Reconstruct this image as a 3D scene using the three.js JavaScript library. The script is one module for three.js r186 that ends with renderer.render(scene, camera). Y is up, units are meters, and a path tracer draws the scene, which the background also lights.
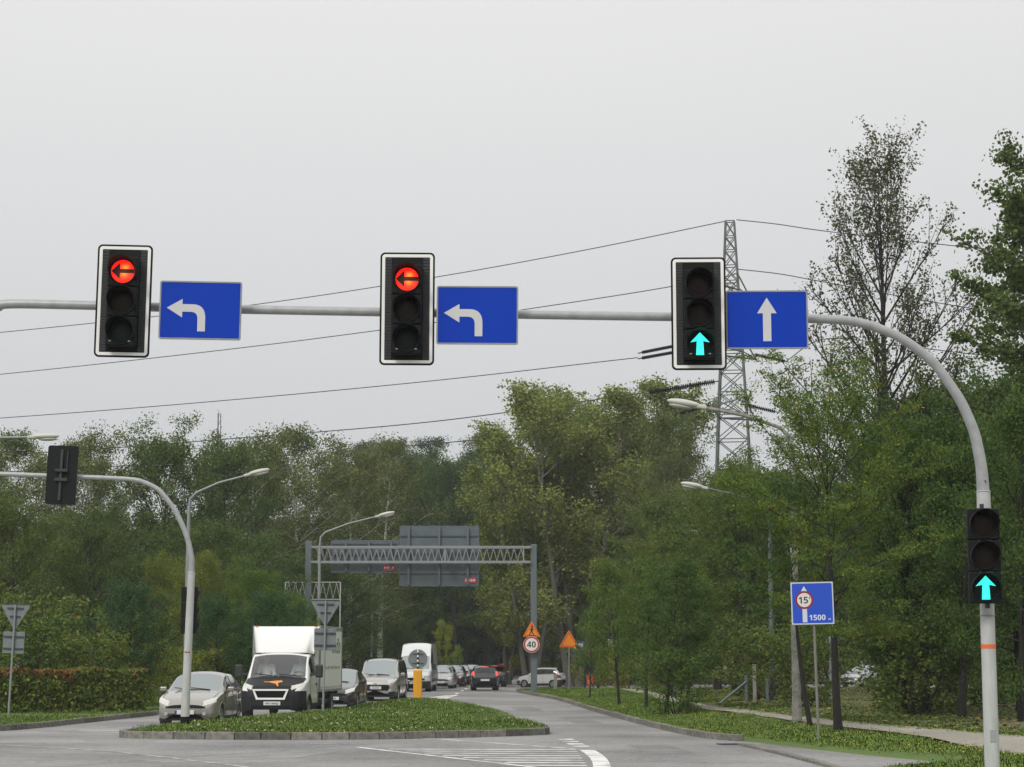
import * as THREE from 'three';
import { mergeGeometries } from 'three/addons/utils/BufferGeometryUtils.js';
import { RoundedBoxGeometry } from 'three/addons/geometries/RoundedBoxGeometry.js';
import { MarchingCubes } from 'three/addons/objects/MarchingCubes.js';

// ---------------------------------------------------------------- camera, sky, sun, exposure
const scene = new THREE.Scene();
const camera = new THREE.PerspectiveCamera(21.71, 1024 / 767, 0.1, 4000);
camera.position.set(0, 1.8, 0);
camera.rotation.x = Math.atan(0.13825);

const renderer = new THREE.WebGLRenderer({ antialias: true });
renderer.toneMapping = THREE.LinearToneMapping;
renderer.toneMappingExposure = 1.13;
renderer.shadowMap.enabled = true;

function mulberry(a) { return () => { a = (a + 0x6d2b79f5) | 0; let t = Math.imul(a ^ (a >>> 15), 1 | a); t = (t + Math.imul(t ^ (t >>> 7), 61 | t)) ^ t; return ((t ^ (t >>> 14)) >>> 0) / 4294967296; }; }
const hash2 = (x, y, s = 0) => { let h = Math.imul(x | 0, 374761393) + Math.imul(y | 0, 668265263) + Math.imul(s | 0, 2147483647); h = Math.imul(h ^ (h >>> 13), 1274126177); return ((h ^ (h >>> 16)) >>> 0) / 4294967296; };
function vnoise(x, y, period, s = 0) {            // tiling value noise
  const xi = Math.floor(x), yi = Math.floor(y), fx = x - xi, fy = y - yi, w = (k) => ((k % period) + period) % period;
  const u = fx * fx * (3 - 2 * fx), v = fy * fy * (3 - 2 * fy);
  const a = hash2(w(xi), w(yi), s), b = hash2(w(xi + 1), w(yi), s), c = hash2(w(xi), w(yi + 1), s), d = hash2(w(xi + 1), w(yi + 1), s);
  return (a + (b - a) * u) * (1 - v) + (c + (d - c) * u) * v;
}
function fbm(u, v, base, oct, s = 0) { let r = 0, a = 0.5, t = 0, p = base; for (let k = 0; k < oct; k++) { r += a * vnoise(u * p, v * p, p, s + k); t += a; a *= 0.55; p *= 2; } return r / t; }
const clamp = (x, a = 0, b = 1) => Math.min(b, Math.max(a, x)), lerp = (a, b, t) => a + (b - a) * t, smooth = (a, b, x) => { const t = clamp((x - a) / (b - a)); return t * t * (3 - 2 * t); };

{ // overcast sky: even grey cloud, a little brighter upwards
  const w = 256, h = 128, d = new Float32Array(w * h * 4);
  for (let y = 0; y < h; y++) for (let x = 0; x < w; x++) {
    const el = ((y + 0.5) / h - 0.5) * Math.PI, sn = Math.max(0, Math.sin(el));
    const n = (fbm(x / w, y / h * 0.5, 7, 4, 7) - 0.5) * 0.1;
    const L = (0.5 + 0.69 * sn) * (1 + n), blue = Math.max(0, 1 - sn * 3.2);
    d.set([L * (1.0 - 0.035 * blue), L * (1.0 - 0.005 * blue), L * (1.0 + 0.035 * blue), 1], (y * w + x) * 4);
  }
  const sky = new THREE.DataTexture(d, w, h, THREE.RGBAFormat, THREE.FloatType);
  sky.mapping = THREE.EquirectangularReflectionMapping; sky.magFilter = THREE.LinearFilter; sky.needsUpdate = true;
  scene.background = sky; scene.environment = sky;
}
const sun = new THREE.DirectionalLight(new THREE.Color(1.0, 0.965, 0.91), 1.5);
sun.position.set(-55, 95, 40); sun.target.position.set(0, 0, -60);
sun.castShadow = true; sun.shadow.radius = 32; sun.shadow.mapSize.set(4096, 4096);
Object.assign(sun.shadow.camera, { left: -130, right: 130, top: 160, bottom: -160, near: 1, far: 500 });
scene.add(sun, sun.target);

// ---------------------------------------------------------------- helpers
const V = (x, y, z) => new THREE.Vector3(x, y, z);
const used = new Map();
function numbered(name) { const n = used.get(name) ?? 0; used.set(name, n + 1); return n ? name + '_' + String(n).padStart(3, '0') : name; }
function tag(o, label, category, group, kind) { if (label) o.userData.label = label; if (category) o.userData.category = category; if (group) o.userData.group = group; if (kind) o.userData.kind = kind; return o; }
function thing(name, label, category, [x, y, z] = [0, 0, 0], turn = 0, group) {
  const o = new THREE.Group(); o.name = numbered(name); o.position.set(x, y, z); o.rotation.y = turn; scene.add(o);
  return tag(o, label, category, group);
}
function copyOf(o, label, [x, y, z], turn = 0, sc = 1) {
  const c = o.clone(); c.name = numbered(o.name.replace(/_\d{3}$/, '')); c.userData = { ...o.userData, label: label ?? o.userData.label };
  c.position.set(x, y, z); c.rotation.set(0, turn, 0); if (Array.isArray(sc)) c.scale.set(...sc); else c.scale.setScalar(sc);
  scene.add(c); return c;
}
function clean(g) {
  g = g.index ? g.toNonIndexed() : g;
  const r = new THREE.BufferGeometry();
  r.setAttribute('position', g.attributes.position); if (!g.attributes.normal) g.computeVertexNormals(); r.setAttribute('normal', g.attributes.normal);
  r.setAttribute('uv', g.attributes.uv ?? new THREE.BufferAttribute(new Float32Array(g.attributes.position.count * 2), 2));
  return r;
}
const merge = (list) => (list.length === 1 ? list[0] : mergeGeometries(list.flat().map(clean)));
function part(name, geo, mat, parent) {
  const m = new THREE.Mesh(Array.isArray(geo) ? merge(geo) : geo, mat); m.name = parent === scene ? numbered(name) : name;
  m.castShadow = m.receiveShadow = true; parent.add(m); return m;
}
function struct(name, geo, mat) { return tag(part(name, geo, mat, scene), null, null, null, 'structure'); }
const mv = (g, x = 0, y = 0, z = 0) => g.translate(x, y, z);
const box = (w, h, d, x = 0, y = 0, z = 0) => mv(new THREE.BoxGeometry(w, h, d), x, y, z);
const rbox = (w, h, d, x = 0, y = 0, z = 0, r = 0.01, seg = 2) => mv(new RoundedBoxGeometry(w, h, d, seg, Math.min(r, w / 2.01, h / 2.01, d / 2.01)), x, y, z);
const cylY = (r0, r1, h, x = 0, y = 0, z = 0, n = 16) => mv(new THREE.CylinderGeometry(r1, r0, h, n), x, y + h / 2, z);
function bar(a, b, r, n = 6, r1 = r) {               // round bar from a to b
  const d = V().subVectors(b, a), g = new THREE.CylinderGeometry(r1, r, d.length(), n);
  g.applyQuaternion(new THREE.Quaternion().setFromUnitVectors(V(0, 1, 0), d.normalize())); return mv(g, (a.x + b.x) / 2, (a.y + b.y) / 2, (a.z + b.z) / 2);
}
function beam(a, b, w, h = w) {                       // square bar
  const d = V().subVectors(b, a), g = new THREE.BoxGeometry(w, d.length(), h);
  g.applyQuaternion(new THREE.Quaternion().setFromUnitVectors(V(0, 1, 0), d.normalize())); return mv(g, (a.x + b.x) / 2, (a.y + b.y) / 2, (a.z + b.z) / 2);
}
function sweep(pts, rad, n = 8, capped = true) {      // tube of varying radius through points
  const P = [], N = [], U = [], I = [], m = pts.length, up = V(), side = V(), t = V(), prev = V();
  let len = 0;
  for (let i = 0; i < m; i++) {
    t.subVectors(pts[Math.min(m - 1, i + 1)], pts[Math.max(0, i - 1)]).normalize();
    if (i === 0) { up.set(Math.abs(t.y) > 0.9 ? 1 : 0, Math.abs(t.y) > 0.9 ? 0 : 1, 0); } else { up.copy(prev); len += pts[i].distanceTo(pts[i - 1]); }
    side.crossVectors(t, up).normalize(); up.crossVectors(side, t).normalize(); prev.copy(up);
    const r = typeof rad === 'function' ? rad(i / (m - 1)) : rad[i];
    for (let k = 0; k <= n; k++) {
      const a = (k / n) * Math.PI * 2, c = Math.cos(a), s = Math.sin(a);
      const nx = side.x * c + up.x * s, ny = side.y * c + up.y * s, nz = side.z * c + up.z * s;
      P.push(pts[i].x + nx * r, pts[i].y + ny * r, pts[i].z + nz * r); N.push(nx, ny, nz); U.push((k / n) * 2 * Math.PI * Math.max(r, 0.02), len);
    }
  }
  for (let i = 0; i < m - 1; i++) for (let k = 0; k < n; k++) { const a = i * (n + 1) + k, b = a + n + 1; I.push(a, b, a + 1, b, b + 1, a + 1); }
  if (capped) for (const [i, flip] of [[0, 0], [m - 1, 1]]) {
    const c = P.length / 3; P.push(pts[i].x, pts[i].y, pts[i].z); const d = V().subVectors(pts[flip ? m - 1 : 0], pts[flip ? m - 2 : 1]).normalize(); N.push(d.x, d.y, d.z); U.push(0, 0);
    for (let k = 0; k < n; k++) { const a = i * (n + 1) + k; flip ? I.push(c, a, a + 1) : I.push(c, a + 1, a); }
  }
  const g = new THREE.BufferGeometry();
  g.setAttribute('position', new THREE.Float32BufferAttribute(P, 3)); g.setAttribute('normal', new THREE.Float32BufferAttribute(N, 3)); g.setAttribute('uv', new THREE.Float32BufferAttribute(U, 2)); g.setIndex(I);
  return g;
}
const shapeOf = (pts) => { const s = new THREE.Shape(); pts.forEach(([x, y], i) => (i ? s.lineTo(x, y) : s.moveTo(x, y))); s.closePath(); return s; };
function roundRect(w, h, r, S = THREE.Shape) { const s = new S(), x = -w / 2, y = -h / 2; s.moveTo(x + r, y); s.lineTo(x + w - r, y); s.absarc(x + w - r, y + r, r, -Math.PI / 2, 0); s.lineTo(x + w, y + h - r); s.absarc(x + w - r, y + h - r, r, 0, Math.PI / 2); s.lineTo(x + r, y + h); s.absarc(x + r, y + h - r, r, Math.PI / 2, Math.PI); s.lineTo(x, y + r); s.absarc(x + r, y + r, r, Math.PI, 1.5 * Math.PI); return s; }
const extr = (shape, depth, z = 0, bevel = 0) => mv(new THREE.ExtrudeGeometry(shape, { depth, bevelEnabled: bevel > 0, bevelSize: bevel, bevelThickness: bevel, bevelSegments: 1, curveSegments: 10 }), 0, 0, z);
function curveFn(tab) { // smooth monotone interpolation through [x, y] pairs
  const n = tab.length, m = [];
  const sl = tab.slice(1).map((p, i) => (p[1] - tab[i][1]) / (p[0] - tab[i][0]));
  for (let i = 0; i < n; i++) { const a = sl[i - 1] ?? sl[i], b = sl[i] ?? sl[i - 1]; m[i] = a * b <= 0 ? 0 : (2 * a * b) / (a + b); }
  return (x) => {
    if (x <= tab[0][0]) return tab[0][1]; if (x >= tab[n - 1][0]) return tab[n - 1][1];
    let i = 0; while (x > tab[i + 1][0]) i++;
    const h = tab[i + 1][0] - tab[i][0], t = (x - tab[i][0]) / h, t2 = t * t, t3 = t2 * t;
    return (2 * t3 - 3 * t2 + 1) * tab[i][1] + (t3 - 2 * t2 + t) * h * m[i] + (-2 * t3 + 3 * t2) * tab[i + 1][1] + (t3 - t2) * h * m[i + 1];
  };
}
const linFn = (tab) => (x) => { if (x <= tab[0][0]) return tab[0][1]; for (let i = 1; i < tab.length; i++) if (x <= tab[i][0]) return lerp(tab[i - 1][1], tab[i][1], (x - tab[i - 1][0]) / (tab[i][0] - tab[i - 1][0])); return tab[tab.length - 1][1]; };

// ---------------------------------------------------------------- textures and materials
function dataTex(n, fn, srgb = false, repeat) {
  const d = new Uint8Array(n * n * 4);
  for (let y = 0; y < n; y++) for (let x = 0; x < n; x++) { const c = fn(x / n, y / n, x, y); for (let k = 0; k < 3; k++) d[(y * n + x) * 4 + k] = clamp(Math.round(c[k] * 255), 0, 255); d[(y * n + x) * 4 + 3] = 255; }
  const t = new THREE.DataTexture(d, n, n); t.wrapS = t.wrapT = THREE.RepeatWrapping; t.magFilter = THREE.LinearFilter; if (srgb) t.colorSpace = THREE.SRGBColorSpace; if (repeat) t.repeat.set(repeat, repeat); t.needsUpdate = true; return t;
}
const toS = (c) => (c <= 0.0031308 ? c * 12.92 : 1.055 * Math.pow(c, 1 / 2.4) - 0.055);
const lin = (r, g, b) => [toS(r), toS(g), toS(b)];
const std = (rgb, roughness = 0.7, more = {}) => new THREE.MeshStandardMaterial({ color: new THREE.Color().setRGB(...rgb), roughness, ...more });
const phys = (rgb, roughness, more = {}) => new THREE.MeshPhysicalMaterial({ color: new THREE.Color().setRGB(...rgb), roughness, ...more });

const asphaltTex = dataTex(1024, (u, v, x, y) => {
  const g = hash2(x, y, 3), g2 = vnoise(u * 256, v * 256, 256, 5), c = fbm(u, v, 6, 5, 11), crack = Math.abs(fbm(u, v, 5, 5, 23) - 0.5) < 0.0035 ? 0.72 : 1;
  let a = (0.205 + (g - 0.5) * 0.11 + (g2 - 0.5) * 0.07 + (c - 0.5) * 0.2) * crack; if (g > 0.985) a *= 1.5;
  return lin(a * 1.02, a, a * 0.965);
}, true);
const soilTex = dataTex(512, (u, v, x, y) => { const c = fbm(u, v, 10, 5, 31), g = hash2(x, y, 9), k = clamp((c - 0.4) * 3.2); return lin(lerp(0.088, 0.112, k) * (0.8 + g * 0.4), lerp(0.15, 0.15, k) * (0.8 + g * 0.4), lerp(0.027, 0.034, k) * (0.8 + g * 0.4)); }, true);
const litterTex = dataTex(512, (u, v, x, y) => { const c = fbm(u, v, 8, 5, 41), g = hash2(x >> 1, y >> 1, 8), leaf = vnoise(u * 90, v * 90, 90, 77), k = clamp((c - 0.42) * 4); let r = lerp(0.06, 0.1, k), gg = lerp(0.09, 0.075, k), b = lerp(0.024, 0.04, k); if (leaf > 0.72) { r = 0.2; gg = 0.155; b = 0.055; } const f = 0.7 + g * 0.6; return lin(r * f, gg * f, b * f); }, true);
const pathTex = dataTex(512, (u, v, x, y) => { const c = fbm(u, v, 8, 5, 51), g = hash2(x, y, 19), a = 0.25 + (c - 0.5) * 0.16 + (g - 0.5) * 0.1; return lin(a * 1.06, a * 0.97, a * 0.8); }, true);
const paintTex = dataTex(512, (u, v, x, y) => { const c = fbm(u, v, 16, 5, 61), g = hash2(x, y, 29), k = smooth(0.34, 0.56, c + (g - 0.5) * 0.22), a = lerp(0.36, 0.7, k); return lin(a, a * 0.985, a * 0.94); }, true);
const concreteTex = dataTex(512, (u, v, x, y) => { const c = fbm(u, v, 12, 5, 71), g = hash2(x, y, 39), m = smooth(0.55, 0.68, fbm(u, v, 7, 4, 91)); const a = (0.2 + (c - 0.5) * 0.16 + (g - 0.5) * 0.06); return lin(lerp(a, 0.075, m * 0.6), lerp(a * 0.97, 0.075, m * 0.6), lerp(a * 0.9, 0.05, m * 0.6)); }, true);
const barkTex = dataTex(256, (u, v, x, y) => { const c = fbm(u, v * 0.25 + 0.1, 24, 4, 81), a = 0.3 + c * 0.95; return [a, a, a]; });
const galvTex = dataTex(256, (u, v, x, y) => { const c = fbm(u, v, 9, 5, 101), g = hash2(x, y, 49), a = 0.86 + (c - 0.5) * 0.16 + (g - 0.5) * 0.05; return [a, a, a]; }, true);

const M = {
  asphalt: std([1, 1, 1], 0.86, { map: asphaltTex }),
  soil: std([1, 1, 1], 1, { map: soilTex }), litter: std([1, 1, 1], 1, { map: litterTex }), path: std([1, 1, 1], 0.95, { map: pathTex }),
  paint: std([1, 1, 1], 0.8, { map: paintTex }), kerb: std([0.78, 0.76, 0.72], 0.92, { map: concreteTex }), kerbDark: std([0.5, 0.48, 0.44], 0.92, { map: concreteTex }), kerbPale: std([1.0, 0.97, 0.9], 0.92, { map: concreteTex }),
  galv: std([0.36, 0.38, 0.39], 0.5, { metalness: 0.25, map: galvTex }), galvDark: std([0.17, 0.2, 0.215], 0.55, { metalness: 0.25, map: galvTex }),
  pole: std([0.47, 0.48, 0.48], 0.42, { metalness: 0.15, map: galvTex }), poleWhite: std([0.62, 0.63, 0.62], 0.45, { map: galvTex }), concretePole: std([1.2, 1.2, 1.15], 0.9, { map: concreteTex }),
  black: phys([0.007, 0.008, 0.0085], 0.6, { specularIntensity: 0.35 }), blackMatte: phys([0.009, 0.01, 0.0105], 0.8, { specularIntensity: 0.4 }), rubber: std([0.018, 0.018, 0.019], 0.85), plastic: std([0.024, 0.026, 0.028], 0.55),
  white: std([0.84, 0.83, 0.8], 0.5), signWhite: std([0.56, 0.56, 0.56], 0.55), orange: std([0.75, 0.13, 0.03], 0.5), signBlue: phys([0.002, 0.04, 0.4], 0.5, { specularIntensity: 0.3 }),
  signBlueLight: phys([0.012, 0.085, 0.5], 0.45, { specularIntensity: 0.4 }), signRed: std([0.4, 0.022, 0.02], 0.45), amber: std([0.78, 0.24, 0.012], 0.45), yellow: std([0.72, 0.34, 0.01], 0.5),
  ink: std([0.008, 0.008, 0.009], 0.5), steelDark: std([0.055, 0.06, 0.062], 0.5, { metalness: 0.3 }),
  glassSky: phys([0.3, 0.33, 0.33], 0.07, { metalness: 0.85 }), glass: phys([0.72, 0.78, 0.76], 0.03, { transmission: 1, thickness: 0, ior: 2.0 }), glassDark: phys([0.1, 0.115, 0.115], 0.04, { transmission: 1, thickness: 0, ior: 1.55 }),
  lampClear: phys([0.5, 0.5, 0.49], 0.2, { clearcoat: 0.8, metalness: 0.5 }), lampLit: std([0.34, 0.34, 0.32], 0.3, { emissive: new THREE.Color(1, 0.95, 0.8), emissiveIntensity: 0.26 }), tail: phys([0.26, 0.008, 0.008], 0.2, { clearcoat: 1 }),
  tailLit: std([0.5, 0.02, 0.015], 0.3, { emissive: new THREE.Color(1, 0.09, 0.05), emissiveIntensity: 0.85 }), chrome: std([0.6, 0.6, 0.6], 0.18, { metalness: 1 }), rim: std([0.34, 0.345, 0.35], 0.35, { metalness: 0.7 }),
  seat: std([0.035, 0.036, 0.04], 0.9), dash: std([0.03, 0.03, 0.032], 0.8), plateWhite: std([0.6, 0.6, 0.58], 0.4), under: std([0.028, 0.028, 0.029], 0.9), orangeMark: std([0.72, 0.25, 0.03], 0.5),
  postSteel: std([0.24, 0.23, 0.21], 0.6, { map: galvTex }),
};
function canvasTex(w, h, draw) { const c = document.createElement('canvas'); c.width = w; c.height = h; const x = c.getContext('2d'); draw(x, w, h); const t = new THREE.CanvasTexture(c); t.colorSpace = THREE.SRGBColorSpace; t.magFilter = THREE.LinearFilter; return t; }
const printed = (w, h, draw, rough = 0.5) => std([1, 1, 1], rough, { map: canvasTex(w, h, draw) });
// ---------------------------------------------------------------- ground, road, verges, island
function sheet(xL, xR, d0, d1, step, nx, y) {        // strip of ground from depth d0 to d1 between two edges; uv in metres
  const n = Math.max(1, Math.ceil((d1 - d0) / step)), P = [], N = [], U = [], I = [];
  for (let i = 0; i <= n; i++) {
    const d = lerp(d0, d1, i / n), a = xL(d), b = xR(d);
    for (let k = 0; k <= nx; k++) { const x = lerp(a, b, k / nx); P.push(x, typeof y === 'function' ? y(x, d) : y, -d); N.push(0, 1, 0); U.push(x / 16, d / 16); }
  }
  for (let i = 0; i < n; i++) for (let k = 0; k < nx; k++) { const a = i * (nx + 1) + k, b = a + nx + 1; I.push(a, a + 1, b, b, a + 1, b + 1); }
  const g = new THREE.BufferGeometry(); g.setAttribute('position', new THREE.Float32BufferAttribute(P, 3)); g.setAttribute('normal', new THREE.Float32BufferAttribute(N, 3)); g.setAttribute('uv', new THREE.Float32BufferAttribute(U, 2)); g.setIndex(I); return g;
}
const K = (v) => () => v;
const rightEdge = curveFn([[20, 5.5], [31, 5.6], [33, 6.6], [34.6, 7.75], [36.5, 7.4], [39.3, 6.53], [42.5, 5.75], [45, 5.2], [46.1, 4.75], [49.8, 4.2], [57.6, 3.65], [69.5, 3.02], [92, 2.05], [105, 1.0], [116, 0.3], [120, 1.2], [122, 3.0]]);
const leftEdge = curveFn([[46, -60], [46.6, -30], [47.6, -19], [49.2, -15], [51.9, -13.1], [54.2, -12.7], [58.5, -12.35], [64.6, -11.86], [80, -10.6], [100, -9.5], [120, -8.9], [150, -8.4], [260, -7.5]]);
const pathMid = curveFn([[20, 11.2], [34.5, 10.1], [38, 9.55], [42.5, 8.85], [47, 7.9], [57, 7.0], [67, 6.3], [98, 6.1], [118, 5.0], [123, 4.7]]);
const pathHalf = linFn([[20, 1.3], [36, 1.15], [40, 0.75], [45, 0.5], [57, 0.36], [70, 0.4], [123, 0.55]]);
struct('ground', sheet(K(-900), K(900), -200, 1600, 60, 30, -0.06), std([1, 1, 1], 1, { map: (() => { const t = soilTex.clone(); t.repeat.set(2.7, 2.7); return t; })() }));
struct('road', merge([sheet(K(-62), K(45), -40, 125, 15, 6, 0), sheet(K(-9.5), K(80), 125, 150, 12.5, 4, 0), sheet(K(-9.5), K(2), 150, 262, 14, 2, 0)]), M.asphalt);
const grassTop = 0.12;
const soilRep = std([1, 1, 1], 1, { map: (() => { const t = soilTex.clone(); t.repeat.set(5, 5); return t; })() });
const litRep = std([1, 1, 1], 1, { map: (() => { const t = litterTex.clone(); t.repeat.set(2.3, 2.3); return t; })() });
const riseR = (x, d) => (x > 0 ? 0.2 * smooth(0.2, 4, x - rightEdge(d)) * smooth(122, 100, d) : 0);
const wob = (x, d) => grassTop + riseR(x, d) + (vnoise(x * 0.35 + 400, d * 0.35, 1024, 4) - 0.5) * 0.07;
struct('verge', merge([sheet((d) => rightEdge(d) + (d > 45 ? 0.14 : 0), (d) => pathMid(d) - pathHalf(d), 20, 122, 0.8, 16, (x, d) => (d > 45.5 ? wob(x, d) : wob(x, d) * smooth(-0.05, 0.5, x - rightEdge(d)) - 0.02))]), soilRep);
struct('footpath', sheet((d) => pathMid(d) - pathHalf(d) - 0.1 + 0.18 * vnoise(d * 0.9, 3, 1024, 6), (d) => pathMid(d) + pathHalf(d) - 0.1 + 0.25 * vnoise(d * 0.8, 9, 1024, 2), 20, 122, 0.5, 4, (x, d) => grassTop + riseR(x, d) + 0.02), M.path);
const rise = (x, d) => 0.2 * smooth(0.2, 4, x - rightEdge(d)) * smooth(122, 100, d);
const bank = (x, d) => grassTop + rise(x, d) + (vnoise(x * 0.2 + 100, d * 0.2, 1024, 14) - 0.5) * 0.2 * smooth(0, 3, x - pathMid(d) - pathHalf(d));
struct('woodland_floor', merge([sheet((d) => pathMid(d) + pathHalf(d) - 0.12, K(90), 20, 122, 1.2, 40, bank), sheet(K(2.2), K(120), 150, 420, 20, 12, 0.1)]), litRep);
struct('verge', merge([sheet(K(-160), (d) => leftEdge(d) - 0.14, 46.2, 262, 1.6, 24, (x, d) => wob(x, d)), sheet(K(-160), K(120), 262, 420, 30, 10, 0.1)]), soilRep);
// island: front kerb is a gentle arc, sides run back to a blunt tip
const isleL = curveFn([[46.1, -4.9], [46.35, -6.6], [46.7, -8.0], [47.25, -9.0], [48, -9.25], [50, -9.12], [53, -8.65], [57, -7.8], [63, -6.1], [75, -5.25], [86, -4.75], [89, -4.5], [89.8, -4.1]]);
const isleR = curveFn([[46.1, -4.7], [46.5, -2.9], [47.3, -1.4], [48.5, 0.1], [49.6, 0.9], [50.6, 0.88], [57, 0.27], [63.5, -0.4], [78.3, -2.0], [86, -3.1], [89, -3.7], [89.8, -4.0]]);
const isleY = (x, d) => grassTop + 0.13 * Math.sin(clamp((d - 46.2) / 43) * Math.PI) + (vnoise(x * 0.5 + 50, d * 0.5, 512, 9) - 0.5) * 0.05;
struct('traffic_island', sheet((d) => isleL(d) + 0.1, (d) => isleR(d) - 0.1, 46.2, 89.7, 0.4, 10, isleY), soilRep);

// kerb stones, each its own piece
const kerbGeos = [0.62, 0.7, 0.78].map((l) => rbox(l - 0.016, 0.26, 0.15, 0, 0, 0, 0.016, 1));
const kerbLong = rbox(0.985, 0.26, 0.15, 0, 0, 0, 0.016, 1);
for (const g of [...kerbGeos, kerbLong]) { const p = g.attributes.position, n = g.attributes.normal, u = g.attributes.uv; for (let i = 0; i < p.count; i++) u.setXY(i, p.getX(i) * 0.8 + 0.3, Math.abs(n.getY(i)) > 0.5 ? p.getZ(i) * 0.8 : p.getY(i) * 0.8); }
const kr = mulberry(55);
function kerbRun(name, pts, long, inset, mats, top = 0.0) {
  const o = new THREE.Group(); o.name = numbered(name); tag(o, null, null, null, 'structure'); scene.add(o);
  const cum = [0]; for (let i = 1; i < pts.length; i++) cum.push(cum[i - 1] + Math.hypot(pts[i][0] - pts[i - 1][0], pts[i][1] - pts[i - 1][1]));
  const at = (s) => { let i = 1; while (i < pts.length - 1 && cum[i] < s) i++; const t = (s - cum[i - 1]) / (cum[i] - cum[i - 1]); return [lerp(pts[i - 1][0], pts[i][0], t), lerp(pts[i - 1][1], pts[i][1], t)]; };
  for (let s = 0; s < cum[cum.length - 1] - 0.4;) {
    const q = long ? 3 : Math.floor(kr() * 3), l = long ? 1 : [0.62, 0.7, 0.78][q], a = at(s), b = at(s + l), e = Math.hypot(b[0] - a[0], b[1] - a[1]) || 1;
    const m = part('kerb_stone', long ? kerbLong : kerbGeos[q], mats[Math.floor(kr() * mats.length)], o), nx = -(b[1] - a[1]) / e, nd = (b[0] - a[0]) / e;
    m.position.set((a[0] + b[0]) / 2 + nx * inset, 0.015 + top + (kr() - 0.5) * 0.014, -((a[1] + b[1]) / 2 + nd * inset)); m.rotation.set((kr() - 0.5) * 0.03, Math.atan2(b[1] - a[1], b[0] - a[0]) + (kr() - 0.5) * 0.015, (kr() - 0.5) * 0.012);
    s += l;
  }
}
const run = (fn, d0, d1, n) => Array.from({ length: n + 1 }, (_, i) => { const d = lerp(d0, d1, i / n); return [fn(d), d]; });
{
  const frontL = run(isleL, 50.0, 46.12, 60), frontR = run(isleR, 46.12, 50.6, 60);
  kerbRun('island_kerb', [...frontL, ...frontR], false, 0.04, [M.kerb, M.kerb, M.kerbPale, M.kerbDark], 0.02);
  kerbRun('island_kerb', run(isleR, 50.7, 89.6, 60), true, 0.04, [M.kerb, M.kerbDark]);
  kerbRun('island_kerb', run(isleL, 89.6, 50.1, 60), true, 0.04, [M.kerb, M.kerbDark]);
  kerbRun('verge_kerb', run(rightEdge, 119, 45.2, 120), true, 0.03, [M.kerb, M.kerb, M.kerbPale]);
  kerbRun('verge_kerb', [[4.9, 43.4], [5.0, 42], [5.2, 39], [5.38, 35], [5.45, 31]], true, 0, [M.kerbPale, M.kerb], -0.09);
  kerbRun('verge_kerb', run(leftEdge, 47.2, 110, 140), true, 0.03, [M.kerb, M.kerbDark]);
}
// painted markings: worn white sheets just above the asphalt
function ribbon(pts, w0, w1 = w0, y = 0.005) {
  const P = [], N = [], U = [], I = [], n = pts.length; let len = 0;
  for (let i = 0; i < n; i++) {
    const a = pts[Math.max(0, i - 1)], b = pts[Math.min(n - 1, i + 1)], e = Math.hypot(b[0] - a[0], b[1] - a[1]), nx = -(b[1] - a[1]) / e, nd = (b[0] - a[0]) / e, w = lerp(w0, w1, i / (n - 1)) / 2;
    if (i) len += Math.hypot(pts[i][0] - pts[i - 1][0], pts[i][1] - pts[i - 1][1]);
    for (const s of [1, -1]) { P.push(pts[i][0] + nx * w * s, y, -(pts[i][1] + nd * w * s)); N.push(0, 1, 0); U.push((pts[i][0] + nx * w * s) / 6, (pts[i][1] + nd * w * s) / 6); }
  }
  for (let i = 0; i < n - 1; i++) I.push(i * 2, i * 2 + 1, i * 2 + 2, i * 2 + 2, i * 2 + 1, i * 2 + 3);
  const g = new THREE.BufferGeometry(); g.setAttribute('position', new THREE.Float32BufferAttribute(P, 3)); g.setAttribute('normal', new THREE.Float32BufferAttribute(N, 3)); g.setAttribute('uv', new THREE.Float32BufferAttribute(U, 2)); g.setIndex(I); return g;
}
const marking = (name, geo, mat = M.paint) => struct(name, geo, mat);
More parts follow.
